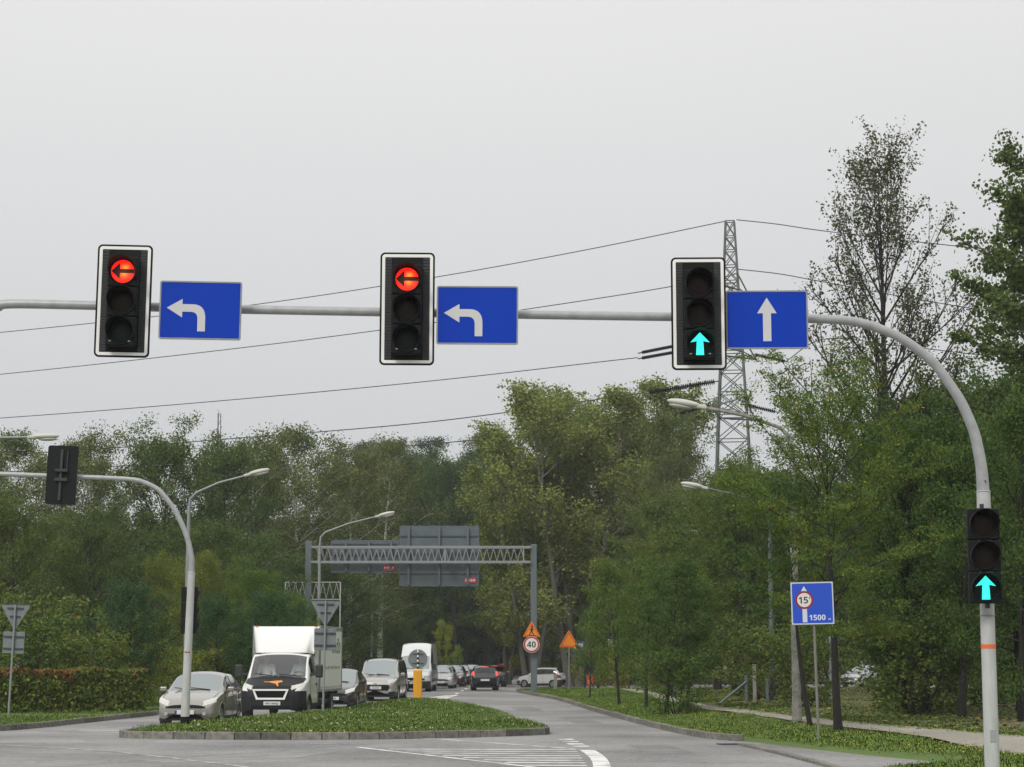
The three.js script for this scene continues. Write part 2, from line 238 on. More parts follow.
{
  const paintFaint = std([0.62, 0.615, 0.6], 0.85, { map: paintTex });
  const border = (d) => lerp(-3.04, 0.31, (41.94 - d) / (41.94 - 34.54));      // left border of the hatched wedge
  const arcPts = []; for (let d = 29; d <= 41.3; d += 0.6) arcPts.push([1.47 + 0.12 * Math.sin(clamp((d - 33) / 9) * Math.PI) - 0.0025 * (36 - d) ** 2 * (d < 36 ? 1 : 0), d]);
  marking('painted_line', ribbon([[-3.2, 42.2], [-1.5, 38.5], [0.31, 34.54], [1.6, 31.6]], 0.14));
  marking('painted_line', ribbon([[-2.4, 47.1], [-1.68, 46.6], [0, 43.7], [1.3, 41.4]], 0.16, 0.12));
  marking('painted_edge', ribbon(arcPts, 0.3));
  for (let d = 41.2; d > 30.5; d -= 0.88) marking('painted_stripe', ribbon([[Math.min(1.2, border(d) + 0.2), d + 0.12], [0.3 + border(d) * 0.4, d], [1.29, d - 0.12]], 0.27));
  for (let k = 0; k < 4; k++) marking('painted_dash', ribbon([[1.47 - 0.07 * k, 42.3 + k * 1.25], [1.42 - 0.07 * k, 42.95 + k * 1.25]], 0.34));
  marking('painted_line', ribbon([[-13, 44.6], [-11.08, 43.6], [-9.2, 41.8], [-7.84, 40.13], [-6.2, 37.5], [-4.53, 34.54], [-3, 31]], 0.12), paintFaint);
  for (const [a, b] of [[[-9.6, 45.7], [-8.0, 45.4]], [[-6.5, 45], [-5.3, 44.7]], [[-4.4, 44.1], [-3.4, 43.8]]]) marking('painted_dash', ribbon([a, b], 0.13), paintFaint);
  marking('painted_line', ribbon([[-12.3, 51.5], [-10.2, 50.9], [-9.6, 50.5]], 0.3), paintFaint); marking('painted_line', ribbon([[-11.7, 55], [-10.4, 54.6]], 0.3), paintFaint);
  marking('painted_line', ribbon([[-3.55, 90.2], [-3.3, 96], [-3.0, 105]], 0.5)); marking('painted_line', ribbon([[-4.35, 90.2], [-3.9, 96], [-3.15, 105]], 0.4));
  for (let k = 0; k < 8; k++) marking('painted_dash', ribbon([[-3.0 + 0.04 * k, 108 + k * 9], [-2.98 + 0.04 * k, 113 + k * 9]], 0.14));
  marking('stop_line', ribbon([[-9.3, 51.6], [-11.6, 52.3]], 0.4), paintFaint);
}
{ // patched and sealed asphalt
  const tar = std([0.5, 0.5, 0.5], 0.8, { map: asphaltTex }), patchMat = std([0.8, 0.8, 0.81], 0.86, { map: asphaltTex }), pale = std([1.14, 1.13, 1.1], 0.88, { map: asphaltTex });
  const wig = (a, b, n, s) => Array.from({ length: n + 1 }, (_, i) => { const t = i / n; return [lerp(a[0], b[0], t) + (vnoise(i * 0.7, s, 64, s) - 0.5) * 0.16, lerp(a[1], b[1], t) + (vnoise(i * 0.7, s + 9, 64, s) - 0.5) * 0.16]; });
  for (const [a, b] of [[[-14, 40.5], [-1, 37.2]], [[-8, 34], [-3, 44]], [[3.6, 36], [2.2, 36.6]]]) marking('asphalt_seam', ribbon(wig(a, b, 34, Math.round(a[1])), 0.022, 0.03, 0.0035), tar);
  for (const [x, d, w, l] of [[3.1, 39.5, 0.9, 4], [2.2, 58, 0.8, 6], [-11.2, 43, 2.2, 1.4], [0.7, 72, 0.9, 7]]) marking('asphalt_patch', ribbon([[x, d], [x - l * 0.02, d + l * 0.5], [x - l * 0.06, d + l]], w, w, 0.0025), patchMat);
  marking('asphalt_patch', ribbon([[-6.5, 36.5], [-4.4, 38.2], [-3.9, 40.4]], 1.1, 0.9, 0.0025), pale);
}
// storm drain and a heap of dead leaves against the kerb
{
  const o = thing('storm_drain', 'dark iron storm drain grate set beside the verge kerb', 'drain', [4.75, 0.002, -43.6], 0.2);
  part('frame', [box(0.62, 0.02, 0.05, 0, 0.01, 0.2), box(0.62, 0.02, 0.05, 0, 0.01, -0.2), box(0.05, 0.02, 0.35, 0.285, 0.01, 0), box(0.05, 0.02, 0.35, -0.285, 0.01, 0)], M.steelDark, o);
  for (let k = 0; k < 7; k++) part('bar', box(0.035, 0.016, 0.35, -0.21 + k * 0.07, 0.008, 0), M.steelDark, o);
}
// grass: tufts of real blades
function tuftGeo(seed, n, h, spread) {
  const r = mulberry(seed), P = [], N = [], I = [];
  for (let i = 0; i < n; i++) {
    const a = r() * 6.28, b = r() * 6.28, q = Math.sqrt(r()) * spread, x = Math.cos(a) * q, z = Math.sin(a) * q, hh = h * (0.45 + r() * 0.75), w = 0.004 + r() * 0.005, ln = hh * (0.2 + r() * 0.7), dx = Math.cos(b), dz = Math.sin(b), k = P.length / 3;
    P.push(x - dz * w, 0, z + dx * w, x + dz * w, 0, z - dx * w, x + dx * ln * 0.4 - dz * w * 0.7, hh * 0.65, z + dz * ln * 0.4 + dx * w * 0.7, x + dx * ln * 0.4 + dz * w * 0.7, hh * 0.65, z + dz * ln * 0.4 - dx * w * 0.7, x + dx * ln, hh, z + dz * ln);
    for (let j = 0; j < 5; j++) N.push(dx * 0.35, 0.9, dz * 0.35); I.push(k, k + 1, k + 2, k + 2, k + 1, k + 3, k + 2, k + 3, k + 4);
  }
  const g = new THREE.BufferGeometry(); g.setAttribute('position', new THREE.Float32BufferAttribute(P, 3)); g.setAttribute('normal', new THREE.Float32BufferAttribute(N, 3)); g.setIndex(I); return g;
}
const grassMat = phys([1, 1, 1], 0.75, {});
function scatter(name, label, category, geo, mat, list, color) {   // list of [x, y, d, scale]
  const m = new THREE.InstancedMesh(geo, mat, list.length), r = mulberry(list.length + 7), q = new THREE.Quaternion(), mat4 = new THREE.Matrix4(), e = new THREE.Euler(), c = new THREE.Color();
  m.name = numbered(name); tag(m, label, category, null, 'stuff'); m.castShadow = m.receiveShadow = true;
  list.forEach(([x, y, d, s, ...k], i) => { q.setFromEuler(e.set((r() - 0.5) * 0.3, r() * 6.28, (r() - 0.5) * 0.3)); m.setMatrixAt(i, mat4.compose(V(x, y, -d), q, V(s, s * (0.8 + r() * 0.5), s))); m.setColorAt(i, c.setRGB(...color(r, x, d))); });
  scene.add(m); return m;
}
{
  const r = mulberry(77), isle = [], verge = [], wood = [], left = [], flowers = [], yellow = [], leaves = [];
  const patch = (x, d) => vnoise(x * 0.45 + 300, d * 0.45, 2048, 17);
  for (let i = 0; i < 26000; i++) { const d = 46.3 + 43.2 * Math.pow(r(), 1.35), x = lerp(-9.3, 0.95, r()); const e = d - 0.3; if (x > isleL(d) + 0.24 && x < isleR(d) - 0.24 && e > 46.2 && x > isleL(e) + 0.05 && x < isleR(e) - 0.05) isle.push([x, isleY(x, d) - 0.008, d, 0.7 + r() * 0.3 + 0.45 * patch(x, d)]); }
  for (let i = 0; i < 42000; i++) { const d = 30 + 91 * Math.pow(r(), 1.25), a = rightEdge(d) + 0.18, b = pathMid(d) - pathHalf(d), x = lerp(a + (d < 45.5 ? 0.12 : 0), b, r()); if (b > a && r() < (b - a) / 4) verge.push([x, wob(x, d) - 0.01, d, 0.6 + r() * 0.4 + 0.45 * patch(x, d)]); }
  for (let i = 0; i < 42000; i++) { const d = 33 + 88 * Math.pow(r(), 1.3), x = pathMid(d) + pathHalf(d) - 0.1 + 20 * Math.pow(r(), 1.7); if (patch(x * 0.7, d * 0.7) + 0.35 * (1 - (x - pathMid(d)) / 9) > 0.45) wood.push([x, bank(x, d) - 0.01, d, 0.6 + r() * 0.9]); }
  for (let i = 0; i < 26000; i++) { const d = 47 + 60 * Math.pow(r(), 1.5), x = leftEdge(d) - 0.2 - 11 * Math.pow(r(), 1.2); if (x > -30) left.push([x, 0.1, d, 0.7 + r() * 0.7]); }
  for (let i = 0; i < 420; i++) { const d = 46.6 + 36 * Math.pow(r(), 1.5), x = lerp(-9.2, 0.9, r()); if (x > isleL(d) + 0.2 && x < isleR(d) - 0.2 && patch(x * 1.3, d * 1.3 + 40) > 0.42) flowers.push([x, isleY(x, d) + 0.035 + r() * 0.03, d, 0.8 + r() * 0.8]); }
  for (let i = 0; i < 150; i++) { const d = 34 + 40 * Math.pow(r(), 1.4), x = lerp(rightEdge(d) + 0.3, pathMid(d) - pathHalf(d), r()); yellow.push([x, wob(x, d) + 0.04 + r() * 0.03, d, 0.7 + r() * 0.6]); }
  for (let i = 0; i < 9000; i++) { const d = 40 + 80 * r(), x = pathMid(d) + 0.2 + 22 * r(); if (patch(x * 0.8 + 80, d * 0.8) > 0.35) leaves.push([x, bank(x, d) + 0.015 + r() * 0.03, d, 0.7 + r() * 0.9]); }
  const green = (a) => (q, x, d) => { const t = patch(x * 1.7, d * 1.7), k = 0.95 + q() * 0.1, dry = q() < 0.03 ? 1 : 0; return [lerp(lerp(0.1, 0.14, t), 0.2, dry) * k * a, lerp(lerp(0.17, 0.2, t), 0.18, dry) * k * a, lerp(lerp(0.022, 0.03, t), 0.06, dry) * k * a]; };
  scatter('island_grass', 'short clover grass covering the kerbed traffic island', 'grass', tuftGeo(3, 12, 0.034, 0.27), grassMat, isle, green(1.45));
  scatter('verge_grass', 'mown green grass strip between the kerb and the footpath', 'grass', tuftGeo(4, 12, 0.032, 0.29), grassMat, verge, green(1.45));
  scatter('woodland_grass', 'patchy grass among dead leaves under the trees beside the footpath', 'grass', tuftGeo(5, 12, 0.034, 0.22), grassMat, wood, green(1.45));
  scatter('hedge_verge_grass', 'grass strip between the clipped hedge and the road kerb', 'grass', tuftGeo(6, 12, 0.034, 0.3), grassMat, left, green(1.45));
  const dot = new THREE.IcosahedronGeometry(0.015, 0); const disc = mv(new THREE.CircleGeometry(0.05, 5).rotateX(-1.4), 0, 0, 0);
  scatter('clover_flowers', 'tiny pale clover flowers dotted over the island grass', 'flowers', dot, std([1, 1, 1], 0.8), flowers, (q) => [0.45 + q() * 0.2, 0.42 + q() * 0.15, 0.36]);
  scatter('yellow_flowers', 'tiny yellow flowers dotted over the verge grass', 'flowers', dot, std([1, 1, 1], 0.8), yellow, () => [0.5, 0.4, 0.04]);
  scatter('fallen_leaves', 'fallen yellow and brown leaves strewn over the woodland floor', 'leaves', disc, std([1, 1, 1], 0.9), leaves, (q) => { const t = q(); return [lerp(0.13, 0.32, t), lerp(0.085, 0.24, t), lerp(0.03, 0.06, t)]; });
}
// ---------------------------------------------------------------- traffic signals
const lensOff = { red: phys([0.012, 0.003, 0.0025], 0.4, { specularIntensity: 0.4 }), amber: phys([0.011, 0.006, 0.003], 0.4, { specularIntensity: 0.4 }), green: phys([0.003, 0.008, 0.007], 0.4, { specularIntensity: 0.4 }) };
const lensPattern = dataTex(256, (u, v) => { const r = Math.hypot(u - 0.5, v - 0.5) * 2, n = fbm(u, v, 7, 3, 5), hot = Math.exp(-(((u - 0.56) / 0.2) ** 2 + ((v - 0.36) / 0.16) ** 2)) + Math.exp(-(((u - 0.6) / 0.17) ** 2 + ((v - 0.68) / 0.13) ** 2)); const k = clamp(0.2 + hot * 0.75 + (n - 0.5) * 0.3 - 0.12 * r); return [1, toS(0.01 + 0.4 * k * k), toS(0.006 + 0.02 * k)]; }, true);
const redLit = std([0.25, 0.02, 0.01], 0.3, { emissive: new THREE.Color(1, 1, 1), emissiveIntensity: 1.0, emissiveMap: lensPattern });
const greenLit = std([0.02, 0.2, 0.16], 0.3, { emissive: new THREE.Color(0.035, 1.0, 0.78), emissiveIntensity: 1.0 });
const modGeo = [rbox(0.4, 0.392, 0.15, 0, 0, -0.08, 0.02, 2), mv(new THREE.TorusGeometry(0.168, 0.014, 6, 32), 0, 0, -0.002)];
const modMerged = merge(modGeo);
const lensGeo = (() => { const pts = []; for (let i = 0; i <= 8; i++) { const a = (i / 8) * 0.5; pts.push(new THREE.Vector2(Math.sin(a) / Math.sin(0.5) * 0.158, (Math.cos(a) - Math.cos(0.5)) * 0.16)); } const g = new THREE.LatheGeometry(pts, 36); g.rotateX(Math.PI / 2); const p = g.attributes.position, u = g.attributes.uv; for (let i = 0; i < p.count; i++) u.setXY(i, p.getX(i) / 0.32 + 0.5, p.getY(i) / 0.32 + 0.5); return g; })();
function visorGeo() {                                   // tunnel hood, open below, cut on a slant
  const P = [], I = [], na = 28, R = [0.176, 0.182];
  for (let side = 0; side < 2; side++) for (let i = 0; i <= na; i++) {
    const a = lerp(-0.62, Math.PI + 0.62, i / na), len = 0.09 + 0.15 * smooth(-0.55, 0.8, Math.sin(a));
    for (const z of [0, len]) P.push(Math.cos(a) * R[side], Math.sin(a) * R[side], z);
  }
  const row = (na + 1) * 2, q = (a, b, c, d) => I.push(a, b, c, c, b, d);
  for (let i = 0; i < na; i++) { const k = i * 2; q(k, k + 1, k + 2, k + 3); q(row + k + 2, row + k + 3, row + k, row + k + 1); q(k + 1, row + k + 1, k + 3, row + k + 3); }
  q(0, row, 1, row + 1); q(na * 2 + 1, row + na * 2 + 1, na * 2, row + na * 2);
  const g = new THREE.BufferGeometry(); g.setAttribute('position', new THREE.Float32BufferAttribute(P, 3)); g.setIndex(I); const h = g.toNonIndexed(); h.computeVertexNormals(); return h;
}
const visor = visorGeo();
const leftArrow = extr(shapeOf([[-0.146, 0], [-0.035, 0.108], [-0.035, 0.026], [0.153, 0.026], [0.153, -0.026], [-0.035, -0.026], [-0.035, -0.108]]), 0.006);
const upArrow = extr(shapeOf([[0, 0.15], [0.125, 0.018], [0.042, 0.034], [0.052, -0.15], [-0.052, -0.15], [-0.042, 0.034], [-0.125, 0.018]]), 0.006);
const plateBack = extr(roundRect(0.725, 1.515, 0.065), 0.018), plateBorder = (() => { const s = roundRect(0.675, 1.465, 0.045); s.holes.push(roundRect(0.595, 1.385, 0.012, THREE.Path)); return extr(s, 0.005, 0.018); })();
const ribs = [-1, 1].map((s) => merge([box(0.082, 1.37, 0.004, s * 0.251, 0, 0.0195), ...Array.from({ length: 33 }, (_, k) => box(0.086, 0.016, 0.014, s * 0.251, -0.66 + k * 0.0413, 0.024))]));
function fillSignal(o, lit, z) {
  const names = ['red', 'amber', 'green'];
  for (let k = 0; k < 3; k++) {
    const y = 0.4 * (1 - k) - 0.035, h = part('housing', modMerged, M.blackMatte, o); h.position.set(0, y, z);
    const v = part('visor', visor, M.blackMatte, o); v.position.set(0, y, z);
    const on = (lit === 'left' && k === 0), l = part('lens', lensGeo, on ? redLit : lensOff[names[k]], o); l.position.set(0, y, z - 0.006);
    if (on) tag(l, 'glowing red lens with a black left arrow');
    if (on) { const a = part('arrow', leftArrow, M.ink, l); a.position.z = 0.022; }
    if (lit === 'up' && k === 2) { const a = part('arrow', upArrow, greenLit, l); a.position.z = 0.021; tag(a, 'glowing green arrow pointing straight up'); }
    if (on || (lit === 'up' && k === 2)) { const p = new THREE.PointLight(on ? new THREE.Color(1, 0.1, 0.03) : new THREE.Color(0.04, 1, 0.78), on ? 0.045 : 0.012); p.position.set(0, y, z + 0.09); p.castShadow = true; p.shadow.radius = 4; p.name = 'signal_glow'; o.add(p); }
  }
}
function overheadSignal(label, lit, x, y, d, roll = 0, turn = 0, group) {
  const o = thing('traffic_light', label, 'traffic light', [x, y, -d], turn, group); o.rotation.z = roll;
  const b = part('backing_board', plateBack, M.black, o); part('white_border', plateBorder, M.white, b);
  for (const g of ribs) part('louvre_panel', g, M.plastic, b);
  fillSignal(o, lit, 0.19);
  part('clamp', [box(0.06, 1.3, 0.05, 0.02, 0, -0.03), box(0.3, 0.07, 0.1, 0, 0.12, -0.06), box(0.3, 0.07, 0.1, 0, -0.12, -0.06), rbox(0.03, 0.5, 0.05, -0.12, 0.35, -0.03, 0.01, 1)], M.plastic, o);
  for (const s of [-1, 1]) part('latch', box(0.028, 0.014, 0.012, s * 0.125, -0.578, 0.267), M.galv, o);
  return o;
}
overheadSignal('overhead signal with red left arrow, between arm end and adjoining left-turn sign', 'left', -5.155, 6.52, 26.15, -0.012, 0.06);
overheadSignal('overhead signal with red left arrow hanging mid-arm between two left-turn signs', 'left', -1.39, 6.415, 26.15, -0.003, 0.02);
overheadSignal('overhead signal with green straight arrow, beside the straight-ahead sign', 'up', 2.475, 6.35, 26.15, 0.0, -0.03);
{ // signal strapped to the right mast
  const o = thing('traffic_light', 'mast-mounted signal without board, green straight arrow lit, on white mast', 'traffic light', [6.175, 3.185, -26.2], -0.12);
  fillSignal(o, 'up', 0.02); for (const m of o.children) if (m.isMesh) m.scale.multiplyScalar(1); o.scale.setScalar(1.035);
  part('bracket', [box(0.05, 1.26, 0.05, 0, 0, -0.14), box(0.2, 0.05, 0.16, 0, 0.55, -0.17), box(0.05, 0.09, 0.14, 0.03, -0.645, -0.13), box(0.2, 0.05, 0.16, 0, -0.55, -0.17)], M.plastic, o);
}
// ---------------------------------------------------------------- portals that carry the signals
function bentPath(list) { return new THREE.CatmullRomCurve3(list.map((p) => V(...p)), false, 'catmullrom', 0.35).getPoints(90); }
{
  const o = thing('signal_portal', 'pale grey curved signal portal spanning the road with three hanging signals', 'mast', [6.27, 0.02, -26.55]);
  const arm = [[0, 3.98, 0], [-0.02, 4.35, 0], [-0.1, 4.8, 0], [-0.28, 5.24, 0], [-0.62, 5.74, 0], [-1.08, 6.09, 0], [-1.6, 6.28, 0], [-2.2, 6.33, 0], [-4.3, 6.36, 0], [-6.2, 6.39, 0], [-9.95, 6.46, 0], [-12.9, 6.535, 0], [-13.25, 6.47, 0], [-14.3, 6.2, 0], [-15.1, 5.4, 0], [-15.4, 4.35, 0], [-15.4, 3.98, 0]];
  part('arm', sweep(bentPath(arm), (t) => lerp(0.083, 0.056, Math.sin(t * Math.PI) ** 0.6) + 0.004, 18), M.pole, o);
  for (const x of [0, -15.4]) {
    const p = part('mast', [cylY(0.098, 0.09, 3.7, x, 0.3, 0, 24), mv(new THREE.TorusGeometry(0.091, 0.008, 6, 24).rotateX(Math.PI / 2), x, 4.0, 0)], M.poleWhite, o);
    part('black_foot', [cylY(0.104, 0.102, 0.34, x, -0.03, 0, 24)], M.black, p);
    part('orange_band', cylY(0.0975, 0.0968, 0.055, x, 1.93, 0, 24), M.orange, p);
    part('access_cover', [rbox(0.07, 0.16, 0.012, x, 0.8, 0.097, 0.004, 1)], M.pole, p);
    part('clamp_ring', [mv(new THREE.TorusGeometry(0.1, 0.008, 5, 24).rotateX(Math.PI / 2), x, 2.36, 0), box(0.05, 0.03, 0.03, x, 2.36, 0.1)], M.galv, p);
    for (const y of [4.12, 5.0]) part('bolt', cylY(0.012, 0.012, 0.02, x + 0.01, y, 0.092, 8), M.steelDark, p);
  }
}
{
  const o = thing('signal_portal', 'slim pale curved signal portal on the grassy island, signal hanging reversed', 'mast', [-8.3, 0.1, -51.4]); o.rotation.z = -0.024;
  const arm = [[0, 3.9, 0], [-0.02, 4.3, 0], [-0.17, 4.85, 0], [-0.5, 5.5, 0], [-0.95, 6.02, 0], [-1.45, 6.24, 0], [-2.1, 6.29, 0], [-4.8, 6.33, 0], [-8, 6.4, 0], [-11, 6.42, 0], [-12, 6.1, 0], [-12.6, 5.2, 0], [-12.7, 4.2, 0], [-12.7, 3.9, 0]];
  part('arm', sweep(bentPath(arm), (t) => lerp(0.085, 0.06, Math.sin(t * Math.PI) ** 0.6), 14), M.pole, o);
  for (const x of [0, -12.7]) {
    const p = part('mast', [cylY(0.11, 0.092, 3.7, x, 0.24, 0, 18), mv(new THREE.TorusGeometry(0.092, 0.01, 6, 18).rotateX(Math.PI / 2), x, 3.9, 0)], M.poleWhite, o);
    part('black_foot', [cylY(0.115, 0.113, 0.3, x, -0.02, 0, 18)], M.black, p);
    part('red_mark', rbox(0.14, 0.03, 0.012, x, 1.9, 0.1, 0.004, 1), M.signRed, p);
  }
  const s = overheadSignal('overhead signal seen from behind, dark board on the slim island portal arm', 'none', -11.55, 6.5, 51.15, 0.035, Math.PI); s.scale.set(1.08, 1.0, 1);
  const q = thing('traffic_light', 'signal seen from behind, clasped to the far side of slim island mast', 'traffic light', [-8.3, 3.1, -51.7], Math.PI - 0.2); fillSignal(q, 'none', 0.1); part('bracket', [box(0.05, 1.2, 0.08, 0, 0, -0.02), box(0.1, 0.05, 0.12, 0, 0.5, -0.06), box(0.1, 0.05, 0.12, 0, -0.5, -0.06)], M.plastic, q);
}
// ---------------------------------------------------------------- blue lane signs on the arm
const laneLeft = (() => { const s = new THREE.Shape(); s.moveTo(-0.444, 0.028); s.lineTo(-0.238, 0.15); s.lineTo(-0.238, 0.08); s.lineTo(-0.1, 0.08); s.quadraticCurveTo(0.068, 0.078, 0.068, -0.11); s.lineTo(0.068, -0.283); s.lineTo(-0.034, -0.283); s.lineTo(-0.034, -0.12); s.quadraticCurveTo(-0.034, -0.022, -0.13, -0.022); s.lineTo(-0.238, -0.022); s.lineTo(-0.238, -0.1); s.closePath(); return extr(s, 0.003); })();
const laneUp = extr(shapeOf([[0, 0.296], [0.13, 0.085], [0.054, 0.085], [0.054, -0.29], [-0.054, -0.29], [-0.054, 0.085], [-0.13, 0.085]]), 0.003);
function laneSign(label, x, y, arrow, roll, turn) {
  const o = thing('lane_sign', label, 'road sign', [x, y, -26.2], turn); o.rotation.z = roll;
  part('panel', extr(roundRect(1.055, 0.755, 0.02), 0.02), M.signBlue, o);
  const s = roundRect(1.085, 0.785, 0.03); s.holes.push(roundRect(1.045, 0.745, 0.02, THREE.Path)); part('edge_trim', extr(s, 0.03, -0.004), M.galv, o);
  const a = part('arrow', arrow, M.signWhite, o); a.position.z = 0.022;
  for (const s of [-0.25, 0.25]) part('bracket', [box(0.05, 0.7, 0.05, s, 0, -0.03), box(0.12, 0.2, 0.2, s, 0.02, -0.14)], M.galv, o);
}
laneSign('blue sign with white left-turn arrow, beside the red signal near arm end', -4.14, 6.4, laneLeft, -0.012, 0.04);
laneSign('blue sign with white left-turn arrow, beside the red signal mid-arm', -0.46, 6.335, laneLeft, -0.006, 0);
laneSign('blue sign with white straight-ahead arrow beside the green signal', 3.385, 6.275, laneUp, 0.0, -0.03);

// ---------------------------------------------------------------- roadside signs
{ // 15 t limit ahead
  const o = thing('road_sign', 'square blue sign with round 15 tonne limit and 1500 m, on thin post', 'road sign', [6.36, 0.1, -42.2], -0.1); o.rotation.z = 0.02;
  const face = printed(512, 512, (x, w, h) => {
    x.fillStyle = '#bcc3ca'; x.fillRect(0, 0, w, h); x.fillStyle = '#1648bb'; x.beginPath(); x.roundRect(14, 14, w - 28, h - 28, 18); x.fill();
    x.fillStyle = '#c9cdd2'; x.beginPath(); x.moveTo(160, 45); x.lineTo(196, 108); x.lineTo(124, 108); x.fill(); x.fillRect(132, 320, 56, 165);
    x.fillStyle = '#7e1f2b'; x.beginPath(); x.arc(160, 215, 110, 0, 7); x.fill(); x.fillStyle = '#d6cfcb'; x.beginPath(); x.arc(160, 215, 86, 0, 7); x.fill();
    x.fillStyle = '#0b0b0d'; x.font = 'bold 112px sans-serif'; x.textAlign = 'center'; x.fillText('15', 148, 256); x.font = 'bold 48px sans-serif'; x.fillText('t', 226, 205);
    x.fillStyle = '#ccd3e0'; x.textAlign = 'left'; x.font = 'bold 92px sans-serif'; x.fillText('1500', 208, 462); x.font = 'bold 36px sans-serif'; x.fillText('m', 440, 462);
  }, 0.45);
  part('panel', rbox(0.89, 0.89, 0.02, 0, 2.88, 0, 0.008, 1), M.galv, o);
  const f = new THREE.PlaneGeometry(0.88, 0.88); part('face', mv(f, 0, 2.88, 0.013), face, o);
  part('post', cylY(0.03, 0.028, 2.9, 0.02, 0, -0.045, 10), M.postSteel, o);
  for (const y of [3.1, 2.6]) part('bracket', box(0.5, 0.03, 0.03, 0, y, -0.02), M.galv, o);
}
const backSteel = std([0.26, 0.29, 0.305], 0.5, { metalness: 0.3, map: galvTex });
function yieldBack(label, x, d, h, tilt) {
  const o = thing('yield_sign', label, 'road sign', [x, 0.08, -d], 0); o.rotation.z = tilt;
  const tri = new THREE.Shape(); tri.moveTo(-0.4, 0.37); tri.lineTo(0.4, 0.37); tri.quadraticCurveTo(0.45, 0.36, 0.43, 0.3); tri.lineTo(0.05, -0.36); tri.quadraticCurveTo(0, -0.42, -0.05, -0.36); tri.lineTo(-0.43, 0.3); tri.quadraticCurveTo(-0.45, 0.36, -0.4, 0.37);
  part('triangle_plate', mv(extr(tri, 0.02), 0, h, -0.05), backSteel, o);
  part('triangle_rim', [beam(V(-0.42, h + 0.37, -0.03), V(0.42, h + 0.37, -0.03), 0.02, 0.03)], M.steelDark, o);
  part('supplementary_plate', [rbox(0.66, 0.66, 0.02, 0, h - 0.8, -0.04, 0.008, 1)], backSteel, o);
  for (const [y, w] of [[0.25, 0.5], [0.0, 0.32], [-0.62, 0.62], [-0.98, 0.62]]) part('clamp_strip', [box(w, 0.045, 0.03, 0, h + y, -0.005)], M.steelDark, o);
  part('post', cylY(0.034, 0.03, h + 0.36, 0, 0, 0.03, 10), M.galv, o);
}
yieldBack('yield sign and square plate seen from behind, beside the clipped hedge', -15.4, 62, 3.05, -0.03);
yieldBack('yield sign and square plate seen from behind, in front of the box truck', -5.68, 60.9, 3.14, -0.012);
{ // keep-right bollard on the island tip
  const o = thing('keep_right_bollard', 'yellow bollard with round keep-right sign seen from behind on island tip', 'bollard', [-4.08, 0.1, -87.5]);
  part('body', [rbox(0.37, 1.28, 0.3, 0, 0.64, 0, 0.05, 2), rbox(0.46, 0.08, 0.42, 0, 0.04, 0, 0.02, 1), rbox(0.1, 1.16, 0.03, 0, 0.66, 0.15, 0.01, 1)], M.yellow, o);
  part('sign_disc', mv(new THREE.CylinderGeometry(0.42, 0.42, 0.02, 32).rotateX(Math.PI / 2), 0, 1.74, 0), backSteel, o);
  const st = part('striped_post', cylY(0.035, 0.035, 0.95, 0, 1.2, 0.05, 8), M.white, o); for (let k = 0; k < 4; k++) part('stripe', cylY(0.037, 0.037, 0.1, 0, 1.32 + k * 0.2, 0.05, 8), M.black, st);
  for (const y of [1.55, 1.95]) part('clamp_strip', box(0.5, 0.04, 0.03, 0, y, 0.025), M.steelDark, o);
}
function triangleSign(o, y, w, z, manArt) {
  const s = new THREE.Shape(), h = w * 0.866; s.moveTo(-w / 2 + 0.04, -h / 3); s.lineTo(w / 2 - 0.04, -h / 3); s.quadraticCurveTo(w / 2 + 0.01, -h / 3, w / 2 - 0.02, -h / 3 + 0.06); s.lineTo(0.035, h * 0.64); s.quadraticCurveTo(0, h * 0.68, -0.035, h * 0.64); s.lineTo(-w / 2 + 0.02, -h / 3 + 0.06); s.quadraticCurveTo(-w / 2 - 0.01, -h / 3, -w / 2 + 0.04, -h / 3);
  part('plate', mv(extr(s, 0.02), 0, y, z - 0.01), M.amber, o);
  const k = 0.74, t = shapeOf([[-w / 2 * 0.93, -h / 3 * 0.9], [w / 2 * 0.93, -h / 3 * 0.9], [0, h * 0.61]]); t.holes.push(new THREE.Path([[-w / 2 * k, -h / 3 * 0.72], [0, h * 0.48], [w / 2 * k, -h / 3 * 0.72]].map(([a, b]) => new THREE.Vector2(a, b))));
  part('red_rim', mv(extr(t, 0.004), 0, y, z + 0.0105), std([0.6, 0.07, 0.012], 0.5), o);
  if (manArt) part('walking_figure', mv(merge([mv(new THREE.CylinderGeometry(0.05, 0.05, 0.004, 10).rotateX(1.5708), 0.02, 0.27, 0), beam(V(0.02, 0.21, 0), V(-0.01, 0.02, 0), 0.1, 0.004), beam(V(-0.01, 0.04, 0), V(-0.12, -0.17, 0), 0.05, 0.004), beam(V(0, 0.04, 0), V(0.1, -0.17, 0), 0.05, 0.004), beam(V(0.01, 0.18, 0), V(0.12, 0.05, 0), 0.035, 0.004), beam(V(0.01, 0.18, 0), V(-0.1, 0.07, 0), 0.035, 0.004), box(0.46, 0.035, 0.004, 0, -0.2, 0)]), 0, y, z + 0.0145), M.ink, o);
}
